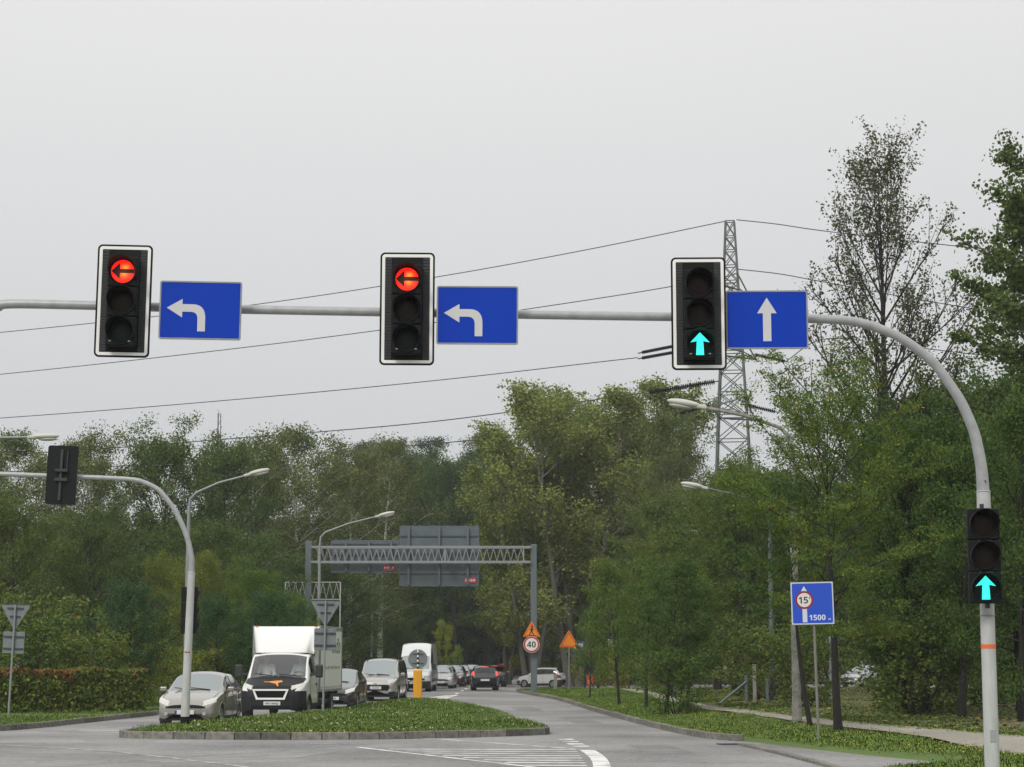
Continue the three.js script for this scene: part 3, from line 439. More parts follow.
{ // amber pedestrian warning and 40 limit on the gantry leg
  const a = thing('warning_sign', 'amber triangle with black walking figure above the round 40 sign', 'road sign', [1.05, 3.3, -107.55]); triangleSign(a, 0, 0.92, 0, true); part('clamp', box(0.3, 0.05, 0.1, 0, 0, -0.06), M.steelDark, a);
  const o = thing('speed_limit_sign', 'round red-rimmed 40 speed limit sign on the gantry leg', 'road sign', [1.04, 2.62, -107.5]);
  part('disc', mv(new THREE.CylinderGeometry(0.44, 0.44, 0.02, 40).rotateX(Math.PI / 2), 0, 0, 0), M.signRed, o);
  part('rim', mv(new THREE.RingGeometry(0.42, 0.437, 40), 0, 0, 0.012), M.signWhite, o);
  const face = printed(256, 256, (x, w) => { x.fillStyle = '#d9d7d2'; x.fillRect(0, 0, w, w); x.fillStyle = '#08080a'; x.font = 'bold 168px sans-serif'; x.textAlign = 'center'; x.fillText('40', 128, 188); });
  part('face', mv(new THREE.CircleGeometry(0.335, 40), 0, 0, 0.013), face, o); part('clamp', box(0.3, 0.05, 0.1, 0, 0, -0.06), M.steelDark, o);
}
{
  const o = thing('warning_sign', 'plain amber triangle warning sign on thin grey post beside bus stop', 'road sign', [3.12, 0.08, -110.4]); triangleSign(o, 2.72, 1.05, 0, false); part('post', cylY(0.035, 0.035, 2.9, 0, 0, -0.05, 8), M.galv, o);
  const b = thing('bus_stop_sign', 'blue and white bus stop sign on dark blue post', 'bus stop sign', [4.2, 0.08, -121]);
  part('panel', rbox(0.66, 0.9, 0.04, -0.2, 2.35, 0, 0.01, 1), M.signBlueLight, b); part('face', mv(new THREE.PlaneGeometry(0.5, 0.42), -0.2, 2.5, 0.022), printed(128, 128, (x) => { x.fillStyle = '#d5d8da'; x.fillRect(0, 0, 128, 128); x.fillStyle = '#111417'; x.beginPath(); x.roundRect(14, 50, 100, 44, 10); x.fill(); x.fillStyle = '#d5d8da'; for (let k = 0; k < 4; k++) x.fillRect(22 + k * 23, 56, 16, 16); x.fillStyle = '#111417'; x.beginPath(); x.arc(38, 96, 11, 0, 7); x.arc(90, 96, 11, 0, 7); x.fill(); }), b);
  part('post', cylY(0.06, 0.06, 2.9, 0.16, 0, -0.03, 10), std([0.012, 0.02, 0.06], 0.5), b);
  const c = thing('litter_bin', 'orange litter bin beside the bus stop post', 'litter bin', [4.72, 0.05, -122.3]);
  const bin = part('body', mv(new THREE.LatheGeometry([[0.0, 0.02], [0.19, 0.02], [0.215, 0.62], [0.22, 0.7], [0.185, 0.7], [0.18, 0.6], [0, 0.6]].map(([a, b2]) => new THREE.Vector2(a, b2)), 20), 0, 0.22, 0), M.orange, c); part('rim', mv(new THREE.TorusGeometry(0.2, 0.02, 6, 20).rotateX(1.5708), 0, 0.92, 0), M.steelDark, c); part('post', cylY(0.035, 0.035, 1.0, 0, 0, -0.24, 8), M.galv, c);
  const p = thing('marker_post', 'short grey concrete marker post standing in front of the white hatchback', 'post', [2.42, 0.05, -112.5]); part('shaft', rbox(0.2, 0.95, 0.16, 0, 0.47, 0, 0.03, 1), M.concretePole, p); part('cap', rbox(0.22, 0.05, 0.18, 0, 0.96, 0, 0.015, 1), M.galv, p);
}
// ---------------------------------------------------------------- sign gantry
{
  const o = thing('sign_gantry', 'grey steel sign gantry spanning the road with lattice beam', 'gantry', [-4.8, 0, -108]);
  const X0 = -6.15, X1 = 5.97, yb = 7.02, yt = 7.82;
  for (const [x, t] of [[X0, 8.12], [X1, 7.95]]) { const p = part('leg', rbox(0.34, t, 0.34, x, t / 2 + 0.02, 0, 0.03, 1), M.galvDark, o); part('base_plate', rbox(0.7, 0.08, 0.7, x, 0.14, 0, 0.01, 1), M.galvDark, p); }
  for (const [y, z] of [[yb, -0.35], [yb, 0.35], [yt, -0.35], [yt, 0.35]]) part('chord', beam(V(X0 + 0.17, y, z), V(X1 - 0.17, y, z), 0.11), M.galv, o);
  const n = 30; for (let k = 0; k < n; k++) for (const z of [-0.35, 0.35]) { const a = lerp(X0 + 0.5, X1 - 0.5, k / n), b = lerp(X0 + 0.5, X1 - 0.5, (k + 1) / n), m = (a + b) / 2; part('lattice_bar', [beam(V(a, yb + 0.05, z), V(m, yt - 0.05, z), 0.028), beam(V(m, yt - 0.05, z), V(b, yb + 0.05, z), 0.03)], M.galv, o); }
  for (const x of [X0 + 0.55, X1 - 0.55, 1.2]) part('end_frame', [beam(V(x, yb, -0.35), V(x, yt, -0.35), 0.07), beam(V(x, yb, 0.35), V(x, yt, 0.35), 0.07), beam(V(x, yb, -0.35), V(x, yb, 0.35), 0.07), beam(V(x, yt, -0.35), V(x, yt, 0.35), 0.07)], M.galv, o);
  const sticker = printed(256, 96, (x, w, h) => { x.fillStyle = '#c03a4a'; x.fillRect(0, 0, w, h); x.fillStyle = '#f1e3e3'; for (const [a, b, c] of [[14, 60, 1], [64, 96, -1], [104, 130, 1], [200, 240, 1]]) { x.beginPath(); x.moveTo(c > 0 ? a : b, 22); x.lineTo(c > 0 ? b : a, 48); x.lineTo(c > 0 ? a : b, 74); x.fill(); } x.fillRect(134, 28, 14, 40); x.fillRect(154, 28, 14, 40); x.fillRect(174, 40, 22, 16); });
  const panelMat = std([0.145, 0.18, 0.195], 0.55, { metalness: 0.2, map: galvTex });
  function board(label, x0, x1, y0, y1, posts, seams, sx, sy) {
    const s = thing('direction_board', label, 'sign board', [-4.8, 0, -108.75]);
    part('sheet', rbox(x1 - x0, y1 - y0, 0.05, (x0 + x1) / 2, (y0 + y1) / 2, 0, 0.01, 1), panelMat, s);
    for (const x of posts) part('upright', beam(V(x, y0 + 0.06, 0.14), V(x, y1 - 0.06, 0.14), 0.12), M.galvDark, s);
    for (const y of seams) part('rail', box(x1 - x0 - 0.04, 0.07, 0.05, (x0 + x1) / 2, y, 0.045), M.steelDark, s);
    part('edge_trim', [box(x1 - x0 + 0.04, 0.05, 0.08, (x0 + x1) / 2, y1, 0), box(x1 - x0 + 0.04, 0.05, 0.08, (x0 + x1) / 2, y0, 0), box(0.05, y1 - y0, 0.08, x0, (y0 + y1) / 2, 0), box(0.05, y1 - y0, 0.08, x1, (y0 + y1) / 2, 0)], M.galvDark, s);
    part('sticker', mv(new THREE.PlaneGeometry(0.62, 0.32), sx, sy, 0.081), sticker, s);
  }
  board('shorter dark signboard back on the gantry, lower strip sticker, over oncoming lanes', -5.0, -1.37, 6.5, 8.22, [-4.2, -2.95, -1.75], [7.4, 8.02], -1.85, 6.75);
  board('tall dark signboard back at the middle of the gantry, red sticker at corner', -1.28, 2.98, 5.78, 9.0, [-0.8, 0.85, 2.4], [6.42, 7.9, 8.45], 2.55, 6.08);
}
// ---------------------------------------------------------------- street lamps
const lampHead = merge([mv(new THREE.SphereGeometry(0.5, 16, 10).scale(0.9, 0.2, 0.34), 0.42, 0.02, 0), rbox(0.36, 0.11, 0.2, 0.02, 0.0, 0, 0.04, 2)]);
const lampGlass = mv(new THREE.SphereGeometry(0.5, 14, 8).scale(0.62, 0.12, 0.26), 0.5, -0.075, 0);
const headMat = std([0.5, 0.49, 0.44], 0.5), glassMat = std([0.42, 0.42, 0.4], 0.25);
function streetLamp(label, x, d, h, reach, rise, turn, mat = M.galv, r = 0.085) {
  const o = thing('street_lamp', label, 'street lamp', [x, 0.08, -d], turn, 'street lamps along the road');
  const p = [V(0, 0, 0), V(0, h * 0.3, 0), V(0, h * 0.62, 0), V(0, h - rise - 0.8, 0), V(0.05, h - rise - 0.32, 0), V(0.28, h - rise - 0.08, 0), V(reach * 0.5, h - rise * 0.5, 0), V(reach, h, 0)];
  part('pole', sweep(p, [r * 1.25, r * 1.1, r * 0.95, r * 0.75, r * 0.6, r * 0.52, r * 0.48, r * 0.45], 10), mat, o);
  part('collar', cylY(r * 1.34, r * 1.3, 0.7, 0, 0, 0, 12), mat, o);
  const a = Math.atan2(rise, reach) * 0.9, hd = part('lamp_head', lampHead, headMat, o); hd.position.set(reach, h, 0); hd.rotation.z = a;
  part('glass_bowl', lampGlass, glassMat, hd);
}
streetLamp('street lamp behind the island portal mast, arm reaching over oncoming traffic', -12.45, 77, 8.8, 2.25, 0.6, 0);
streetLamp('street lamp beside the gantry leg, arm reaching over the box truck', -9.6, 100, 8.85, 2.9, 0.72, 0.02);
streetLamp('distant short-armed street lamp rising behind the pale van', -9.35, 134, 7.6, 0.75, 0.4, 0);
streetLamp('street lamp reaching in beside the reversed overhead signal', -17.9, 65, 8.95, 2.2, 0.05, 0.05);
streetLamp('street lamp on weathered pale concrete pole among the verge trees', 7.1, 50.5, 8.1, 2.3, 0.45, Math.PI, std([1.25, 1.25, 1.2], 0.9, { map: concreteTex }), 0.095);
streetLamp('street lamp half hidden in foliage behind the concrete-poled lamp', 9.4, 73, 7.95, 2.4, 0.5, Math.PI + 0.05, M.galvDark);
streetLamp('far street lamp half hidden in foliage behind the young verge trees', 12.1, 104, 8.2, 2.0, 0.4, Math.PI);
// ---------------------------------------------------------------- power pylon and wires
{
  const o = thing('power_pylon', 'tall green-grey steel lattice power pylon above the trees', 'pylon', [15.35, 0, -138], -0.16);
  const steel = std([0.14, 0.16, 0.145], 0.6, { metalness: 0.2, map: galvTex });
  const half = curveFn([[0, 1.5], [15, 1.14], [24, 0.7], [32.4, 0.3]]), ys = [0, 3, 5.8, 8.4, 10.8, 13, 15, 16.9, 18.6, 20.2, 21.7, 23.1, 24.4, 25.7, 26.9, 28.1, 29.2, 30.3, 31.3, 32.4];
  const C = (k, y) => V((k === 0 || k === 3 ? -1 : 1) * half(y), y, (k < 2 ? 1 : -1) * half(y));
  for (let k = 0; k < 4; k++) part('corner_leg', ys.slice(1).map((y, i) => beam(C(k, ys[i]), C(k, y), 0.13)), steel, o);
  for (let i = 0; i < ys.length - 1; i++) for (let k = 0; k < 4; k++) { const j = (k + 1) % 4; part('cross_brace', [beam(C(k, ys[i]), C(j, ys[i + 1]), 0.06), beam(C(j, ys[i]), C(k, ys[i + 1]), 0.06), beam(C(k, ys[i + 1]), C(j, ys[i + 1]), 0.06)], steel, o); }
  for (const [y, l] of [[27.4, 2.6], [23.0, 3.4], [18.6, 3.0]]) for (const s of [1, -1]) { const tip = V(-s * l * 0.45, y + 0.15, s * (half(y) + l)); const w = half(y); part('crossarm', [beam(V(-w, y, s * w), tip, 0.09), beam(V(w, y, s * w), tip, 0.09), beam(V(-w, y + 1.2, s * w), tip, 0.07), beam(V(w, y + 1.2, s * w), tip, 0.07), ...[0.33, 0.66].map((t) => beam(V(lerp(-w, 0, t), lerp(y, tip.y, t), lerp(s * w, tip.z, t)), V(lerp(w, 0, t), lerp(y, tip.y, t), lerp(s * w, tip.z, t)), 0.05))], steel, o); }
}
{
  const wireMat = std([0.045, 0.047, 0.05], 0.6);
  function wire(label, pts, r = 0.035) { const c = new THREE.CatmullRomCurve3(pts.map(([x, y, d]) => V(x, y, -d))).getPoints(40); tag(part('power_line', sweep(c, () => r, 5), wireMat, scene), label, 'power line', 'wires strung from the pylon'); }
  wire('topmost thin wire running from the pylon peak over the road', [[15.3, 32.5, 138.1], [5.34, 31.55, 143.8], [-5.3, 30.78, 149.8], [-20.3, 30.14, 158.3], [-44.7, 30.1, 172.2], [-70, 30.6, 186.6]]);
  wire('second wire from the top, running from the pylon over the road', [[15.0, 28.6, 138.2], [11.44, 28.2, 140.3], [0.6, 27.56, 146.5], [-8.6, 27.13, 151.7], [-21.9, 26.72, 159.3], [-44.5, 26.4, 172.1], [-70, 26.5, 186.6]]);
  wire('wire held by the paired insulators, third below the pylon peak', [[9.0, 23.25, 141.6], [-6.25, 22.78, 150.4], [-25.4, 22.52, 161.2], [-44.3, 22.56, 172], [-70, 22.9, 186.6]]);
  wire('wire held by the thick insulator, fourth below the pylon peak', [[9.4, 20.15, 137.2], [-6.2, 19.65, 150.3], [-22.2, 19.4, 159.4], [-36.3, 19.3, 167.5], [-70, 19.5, 186]], 0.04);
  wire('lowest wire running left from the pylon above the treetops', [[10.2, 18.34, 137.2], [-6.2, 17.95, 150.3], [-22.2, 17.74, 159.4], [-35.8, 17.75, 167], [-70, 18.2, 186]], 0.04);
  wire('topmost wire descending from the pylon peak behind the half-bare tree', [[15.8, 32.5, 137.9], [18.5, 32.04, 137.2], [21.2, 31.44, 136.4], [33, 29.3, 133], [60, 25.5, 126]]);
  wire('middle wire descending from the pylon behind the half-bare tree', [[15.7, 29.0, 138], [18.7, 28.46, 137.1], [21, 27.9, 136.5], [33, 25, 133], [60, 20.5, 126]]);
  wire('low wire descending from the pylon behind the curved mast', [[18.9, 22.24, 137], [21.3, 23.7, 136.4], [26.5, 23.04, 134.9], [33.5, 21.92, 133], [60, 18.6, 126]]);
  const disc = (r) => [[0.04, 0], [r, 0.03], [r, 0.06], [0.04, 0.13]].map(([a, b]) => new THREE.Vector2(a, b));
  function insulator(label, a, b, r = 0.16) {
    const A = V(a[0], a[1], -a[2]), B = V(b[0], b[1], -b[2]), L = A.distanceTo(B), n = Math.floor(L / 0.13), g = []; const one = new THREE.LatheGeometry(disc(r), 8);
    for (let k = 0; k < n; k++) g.push(mv(one.clone(), 0, k * L / n, 0));
    const o = thing('insulator_string', label, 'insulator', [a[0], a[1], -a[2]], 0, 'insulator strings on the pylon'); o.quaternion.setFromUnitVectors(V(0, 1, 0), B.clone().sub(A).normalize());
    part('disc_stack', g, M.blackMatte, o); part('end_fitting', [cylY(0.05, 0.05, 0.3, 0, -0.3, 0, 6), cylY(0.05, 0.05, 0.3, 0, L, 0, 6)], M.galvDark, o);
  }
  insulator('upper of the paired insulator strings left of the pylon', [14.4, 24.0, 137], [9.2, 23.4, 140.2], 0.13); insulator('lower of the paired insulator strings left of the pylon', [14.4, 23.5, 137], [9.2, 23.0, 140.2], 0.13);
  insulator('thick slanting insulator string left of the pylon below paired ones', [14.0, 20.85, 136.9], [9.5, 20.15, 137.2], 0.2);
  insulator('lowest slanting insulator string left of the pylon', [13.9, 19.25, 136.9], [10.3, 18.35, 137.2], 0.15);
  insulator('lone insulator string on the road-averted side of the pylon, near lamp arm', [16.3, 19.3, 137.6], [18.2, 18.8, 137.2], 0.15); insulator('insulator string behind the straight-ahead sign, road-averted side', [17.0, 22.9, 138], [18.9, 22.3, 137], 0.13);
  // far thin radio mast
  const o = thing('radio_mast', 'thin distant lattice radio mast rising behind the treetops', 'mast', [-59, 0, -400]);
  const h = 51; for (let k = 0; k < 3; k++) { const a = k * 2.094; part('chord', beam(V(Math.cos(a) * 0.35, 0, Math.sin(a) * 0.35), V(Math.cos(a) * 0.35, h, Math.sin(a) * 0.35), 0.14), M.steelDark, o); }
  part('lattice', Array.from({ length: 26 }, (_, k) => beam(V(k % 2 ? 0.35 : -0.3, k * 2, 0), V(k % 2 ? -0.3 : 0.35, k * 2 + 1.9, 0), 0.08)), M.steelDark, o);
  const wh = std([0.42, 0.43, 0.42], 0.6);
  const fr = thing('lattice_frame', 'thin white lattice frame showing through the trees behind the box truck', 'frame', [-11.1, 0, -112]);
  for (const x of [-1.53, 1.53]) part('upright', beam(V(x, 0, 0), V(x, 6.1, 0), 0.06), wh, fr);
  for (const y of [6.1, 5.15]) part('rail', beam(V(-1.53, y, 0), V(1.53, y, 0), 0.045), wh, fr);
  for (let k = 0; k < 8; k++) part('lattice_bar', [beam(V(-1.53 + k * 0.38, 5.18, 0), V(-1.34 + k * 0.38, 6.07, 0), 0.02), beam(V(-1.34 + k * 0.38, 6.07, 0), V(-1.15 + k * 0.38, 5.18, 0), 0.02)], wh, fr);
}
// fence remains under the trees
{
  const gm = M.galvDark; let k = 0;
  for (const [x, d, br, lab] of [[6.35, 79, 1, 'grey fence post with a brace under the young verge trees'], [8.1, 70, -1, 'grey fence post with a brace near the pale peeling post'], [8.7, 69, 0, 'slim grey fence post without brace beside the pale peeling post']]) { const o = thing('fence_post', lab, 'fence post', [x, 0.05, -d]); part('shaft', rbox(0.1, 1.25, 0.1, 0, 0.6, 0, 0.01, 1), gm, o); if (br) part('brace', bar(V(0, 1.0, 0.05), V(br * 1.25, 0, 0.05), 0.045, 6), gm, o); k++; }
  const p = thing('fence_post', 'pale peeling concrete fence post under the verge trees', 'fence post', [8.35, 0.05, -69.6]); part('shaft', rbox(0.12, 1.55, 0.12, 0, 0.77, 0, 0.02, 1), M.concretePole, p); part('cap', rbox(0.14, 0.05, 0.14, 0, 1.57, 0, 0.01, 1), M.concretePole, p);
  const l = thing('fence_post', 'thin grey post standing in front of the parked silver car', 'fence post', [12.3, 0.05, -78]); part('shaft', cylY(0.055, 0.05, 2.6, 0, 0, 0, 8), M.galv, l); part('cap', cylY(0.06, 0.05, 0.04, 0, 2.6, 0, 8), M.galv, l);
}
// ---------------------------------------------------------------- vehicles: one lofted shell per car, cut into panels, panes and lamps
// local axes: front towards +z, s = distance back from the nose
const wheelCache = new Map();
function wheelParts(r, w) {
  const key = r + ',' + w; if (wheelCache.has(key)) return wheelCache.get(key);
  const pr = [[r * 0.6, -w / 2], [r * 0.86, -w / 2], [r * 0.97, -w * 0.42], [r, -w * 0.25], [r, w * 0.25], [r * 0.97, w * 0.42], [r * 0.86, w / 2], [r * 0.6, w / 2], [r * 0.6, -w / 2]].map(([a, b]) => new THREE.Vector2(a, b));
  const tyre = new THREE.LatheGeometry(pr, 28).rotateZ(-Math.PI / 2);
  const rim = [mv(new THREE.CylinderGeometry(r * 0.63, r * 0.63, w * 0.5, 24).rotateZ(Math.PI / 2), 0, 0, 0), mv(new THREE.TorusGeometry(r * 0.6, 0.016, 6, 24).rotateY(Math.PI / 2), w * 0.45, 0, 0), mv(new THREE.CylinderGeometry(r * 0.15, r * 0.17, 0.04, 12).rotateZ(-Math.PI / 2), w * 0.4, 0, 0)];
  for (let k = 0; k < 5; k++) { const a = (k / 5) * 6.283; rim.push(beam(V(w * 0.34, Math.cos(a) * 0.06, Math.sin(a) * 0.06), V(w * 0.4, Math.cos(a) * r * 0.6, Math.sin(a) * r * 0.6), 0.035, 0.07)); }
  const brakeShade = mv(new THREE.CylinderGeometry(r * 0.56, r * 0.56, 0.01, 24).rotateZ(Math.PI / 2), w * 0.27, 0, 0);
  const out = { tyre, rim: merge(rim), brakeShade }; wheelCache.set(key, out); return out;
}
function addWheel(o, x, z, r, w) {
  const p = wheelParts(r, w), g = new THREE.Group(); g.name = 'wheel'; g.position.set(x, r, z); if (x < 0) g.rotation.y = Math.PI; o.add(g);
  part('tyre', p.tyre, M.rubber, g); const rm = part('rim', p.rim, M.rim, g); part('brake_shade', p.brakeShade, M.steelDark, g); return g;  // brake disc coloured dark to stand for the shade behind the spokes
}
function shell(S) {
  const top = curveFn(S.top), belt = curveFn(S.belt), bot = curveFn(S.bottom), plan = curveFn(S.plan), roofW = curveFn(S.roofW);
  const n1 = 24, n2 = 12, n3 = 18, NV = n1 + n2 + n3;
  const sec = (s) => {
    const b = bot(s), be = belt(s), t = top(s), w = (S.W / 2) * plan(s), wr = w * roofW(s), cr = Math.min(0.085, 0.02 + 0.25 * Math.max(0, t - be)), te = t - cr, P = [];
    for (let k = 0; k <= n1; k++) { const q = k / n1; P.push([w * (q < 0.45 ? 1 - 0.075 * ((0.45 - q) / 0.45) ** 2 : 1 - 0.03 * ((q - 0.45) / 0.55) ** 2), b + (be - b) * q]); }
    for (let k = 1; k <= n2; k++) { const q = k / n2; P.push([lerp(w * 0.97, wr, q) + 0.022 * Math.sin(Math.PI * q) * Math.min(1, (t - be) / 0.3), be + (te - be) * q]); }
    for (let k = 1; k <= n3; k++) { const q = k / n3; P.push([wr * (1 - q), te + (t - te) * (1 - (1 - q) ** 2.6)]); }
    return P;
  };
  const rows = [], nR = 10, mid = S.nose ?? 0.46;
  const first = sec(0), last = sec(S.L);
  for (let k = nR; k >= 1; k--) { const f = Math.cos((k / nR) * Math.PI / 2) * 0.999 + 0.001; rows.push({ s: 0, zone: 'nose', z: (S.noseLen ?? 0.09) * Math.sin((k / nR) * Math.PI / 2), P: first.map(([x, y]) => [x * f, (S.noseMid ?? 0.48) + (y - (S.noseMid ?? 0.48)) * f]) }); }
  const ss = []; for (let s = 0; s < S.L - 1e-6; s += s < 0.75 ? 0.022 : 0.055) ss.push(s); ss.push(S.L);
  for (const s of ss) rows.push({ s, zone: 'body', z: -s, P: sec(s) });
  for (let k = 1; k <= nR; k++) { const f = Math.cos((k / nR) * Math.PI / 2) * 0.999 + 0.001; rows.push({ s: S.L, zone: 'tail', z: -S.L - (S.tailLen ?? 0.07) * Math.sin((k / nR) * Math.PI / 2), P: last.map(([x, y]) => [x * f, (S.tailMid ?? 0.62) + (y - (S.tailMid ?? 0.62)) * f]) }); }
  const R = rows.length, Q = 2 * NV + 1, pos = new Float32Array(R * Q * 3);
  rows.forEach((r, i) => { for (let j = 0; j < Q; j++) { const m = j <= NV ? j : 2 * NV - j, sg = j <= NV ? 1 : -1; pos.set([r.P[m][0] * sg, r.P[m][1], r.z], (i * Q + j) * 3); } });
  const I = []; for (let i = 0; i < R - 1; i++) for (let j = 0; j < Q - 1; j++) { const a = i * Q + j, b = a + Q; I.push(a, a + 1, b, b, a + 1, b + 1); }
  const g = new THREE.BufferGeometry(); g.setAttribute('position', new THREE.BufferAttribute(pos, 3)); g.setIndex(I); g.computeVertexNormals();
  const nor = g.attributes.normal.array, cells = new Map();
  for (let i = 0; i < R - 1; i++) for (let j = 0; j < Q - 1; j++) {
    const a = i * Q + j, ids = [a, a + 1, a + Q, a + Q + 1], c = [0, 0, 0]; for (const v of ids) for (let k = 0; k < 3; k++) c[k] += pos[v * 3 + k] / 4;
    const m = j < NV ? j + 0.5 : 2 * NV - j - 0.5, band = m < n1 ? 'side' : m < n1 + n2 ? 'glass' : 'roof', q = m < n1 ? m / n1 : m < n1 + n2 ? (m - n1) / n2 : (m - n1 - n2) / n3;
    const s = rows[i].zone === 'body' && rows[i + 1].zone === 'body' ? (rows[i].s + rows[i + 1].s) / 2 : rows[i].zone === 'nose' ? -0.01 : S.L + 0.01;
    const cls = S.classify({ x: c[0], y: c[1], z: c[2], s, band, q, zone: s < 0 ? 'nose' : s > S.L ? 'tail' : 'body', side: c[0] >= 0 ? 1 : -1, top: top(s), belt: belt(s) });
    if (cls === null) continue; if (!cells.has(cls)) cells.set(cls, []); cells.get(cls).push(ids);
  }
  const out = new Map();
  for (const [cls, list] of cells) {
    const map = new Map(), P = [], N = [], J = []; const id = (v) => { if (!map.has(v)) { map.set(v, P.length / 3); P.push(pos[v * 3], pos[v * 3 + 1], pos[v * 3 + 2]); N.push(nor[v * 3], nor[v * 3 + 1], nor[v * 3 + 2]); } return map.get(v); };
    for (const [a, b, c, d] of list) J.push(id(a), id(b), id(c), id(c), id(b), id(d));
    const h = new THREE.BufferGeometry(); h.setAttribute('position', new THREE.Float32BufferAttribute(P, 3)); h.setAttribute('normal', new THREE.Float32BufferAttribute(N, 3)); h.setIndex(J); out.set(cls, h);
  }
  out.sec = sec; out.n1 = n1; out.n2 = n2; return out;
}
const cls = (S) => (c) => {       // default panel plan of a car
  for (const wz of [S.wf, S.wr]) if (c.band === 'side' && Math.abs(c.x) > S.W / 2 - 0.32 && Math.hypot(c.s - wz, c.y - S.wheelR) < S.wheelR + 0.055) return null;
  if (S.custom) { const k = S.custom(c); if (k !== undefined) return k; }
  if (c.zone === 'body') {
    const gh = c.top - c.belt;
    if (c.band === 'roof' && c.s > S.ws0 && c.s < S.ws1) return Math.abs(c.q) > 0.06 ? 'windscreen' : 'body';
    if (c.band === 'roof' && S.rw0 && c.s > S.rw0 && c.s < S.rw1) return c.q > 0.08 ? 'rear_window' : 'body';
    if (c.band === 'glass' && gh > 0.16 && c.s > S.sw0 && c.s < S.sw1 && c.q > 0.1 && c.q < 0.9) {
      if (S.pillars?.some((p) => Math.abs(c.s - p) < 0.045)) return 'pillar';
      const k = (S.pillars ?? []).filter((p) => c.s > p).length; if (S.blind?.includes(k)) return 'body'; return 'side_window:' + k + ':' + c.side;
    }
    if (c.band === 'side' && S.doors) for (let k = 0; k < S.doors.length; k++) { const [a, b] = S.doors[k]; if (c.s > a && c.s < b && c.q > 0.14) return 'door:' + k + ':' + c.side; }
    if (c.band === 'side' && c.q < 0.13) return 'sill';
  }
  return 'body';
};
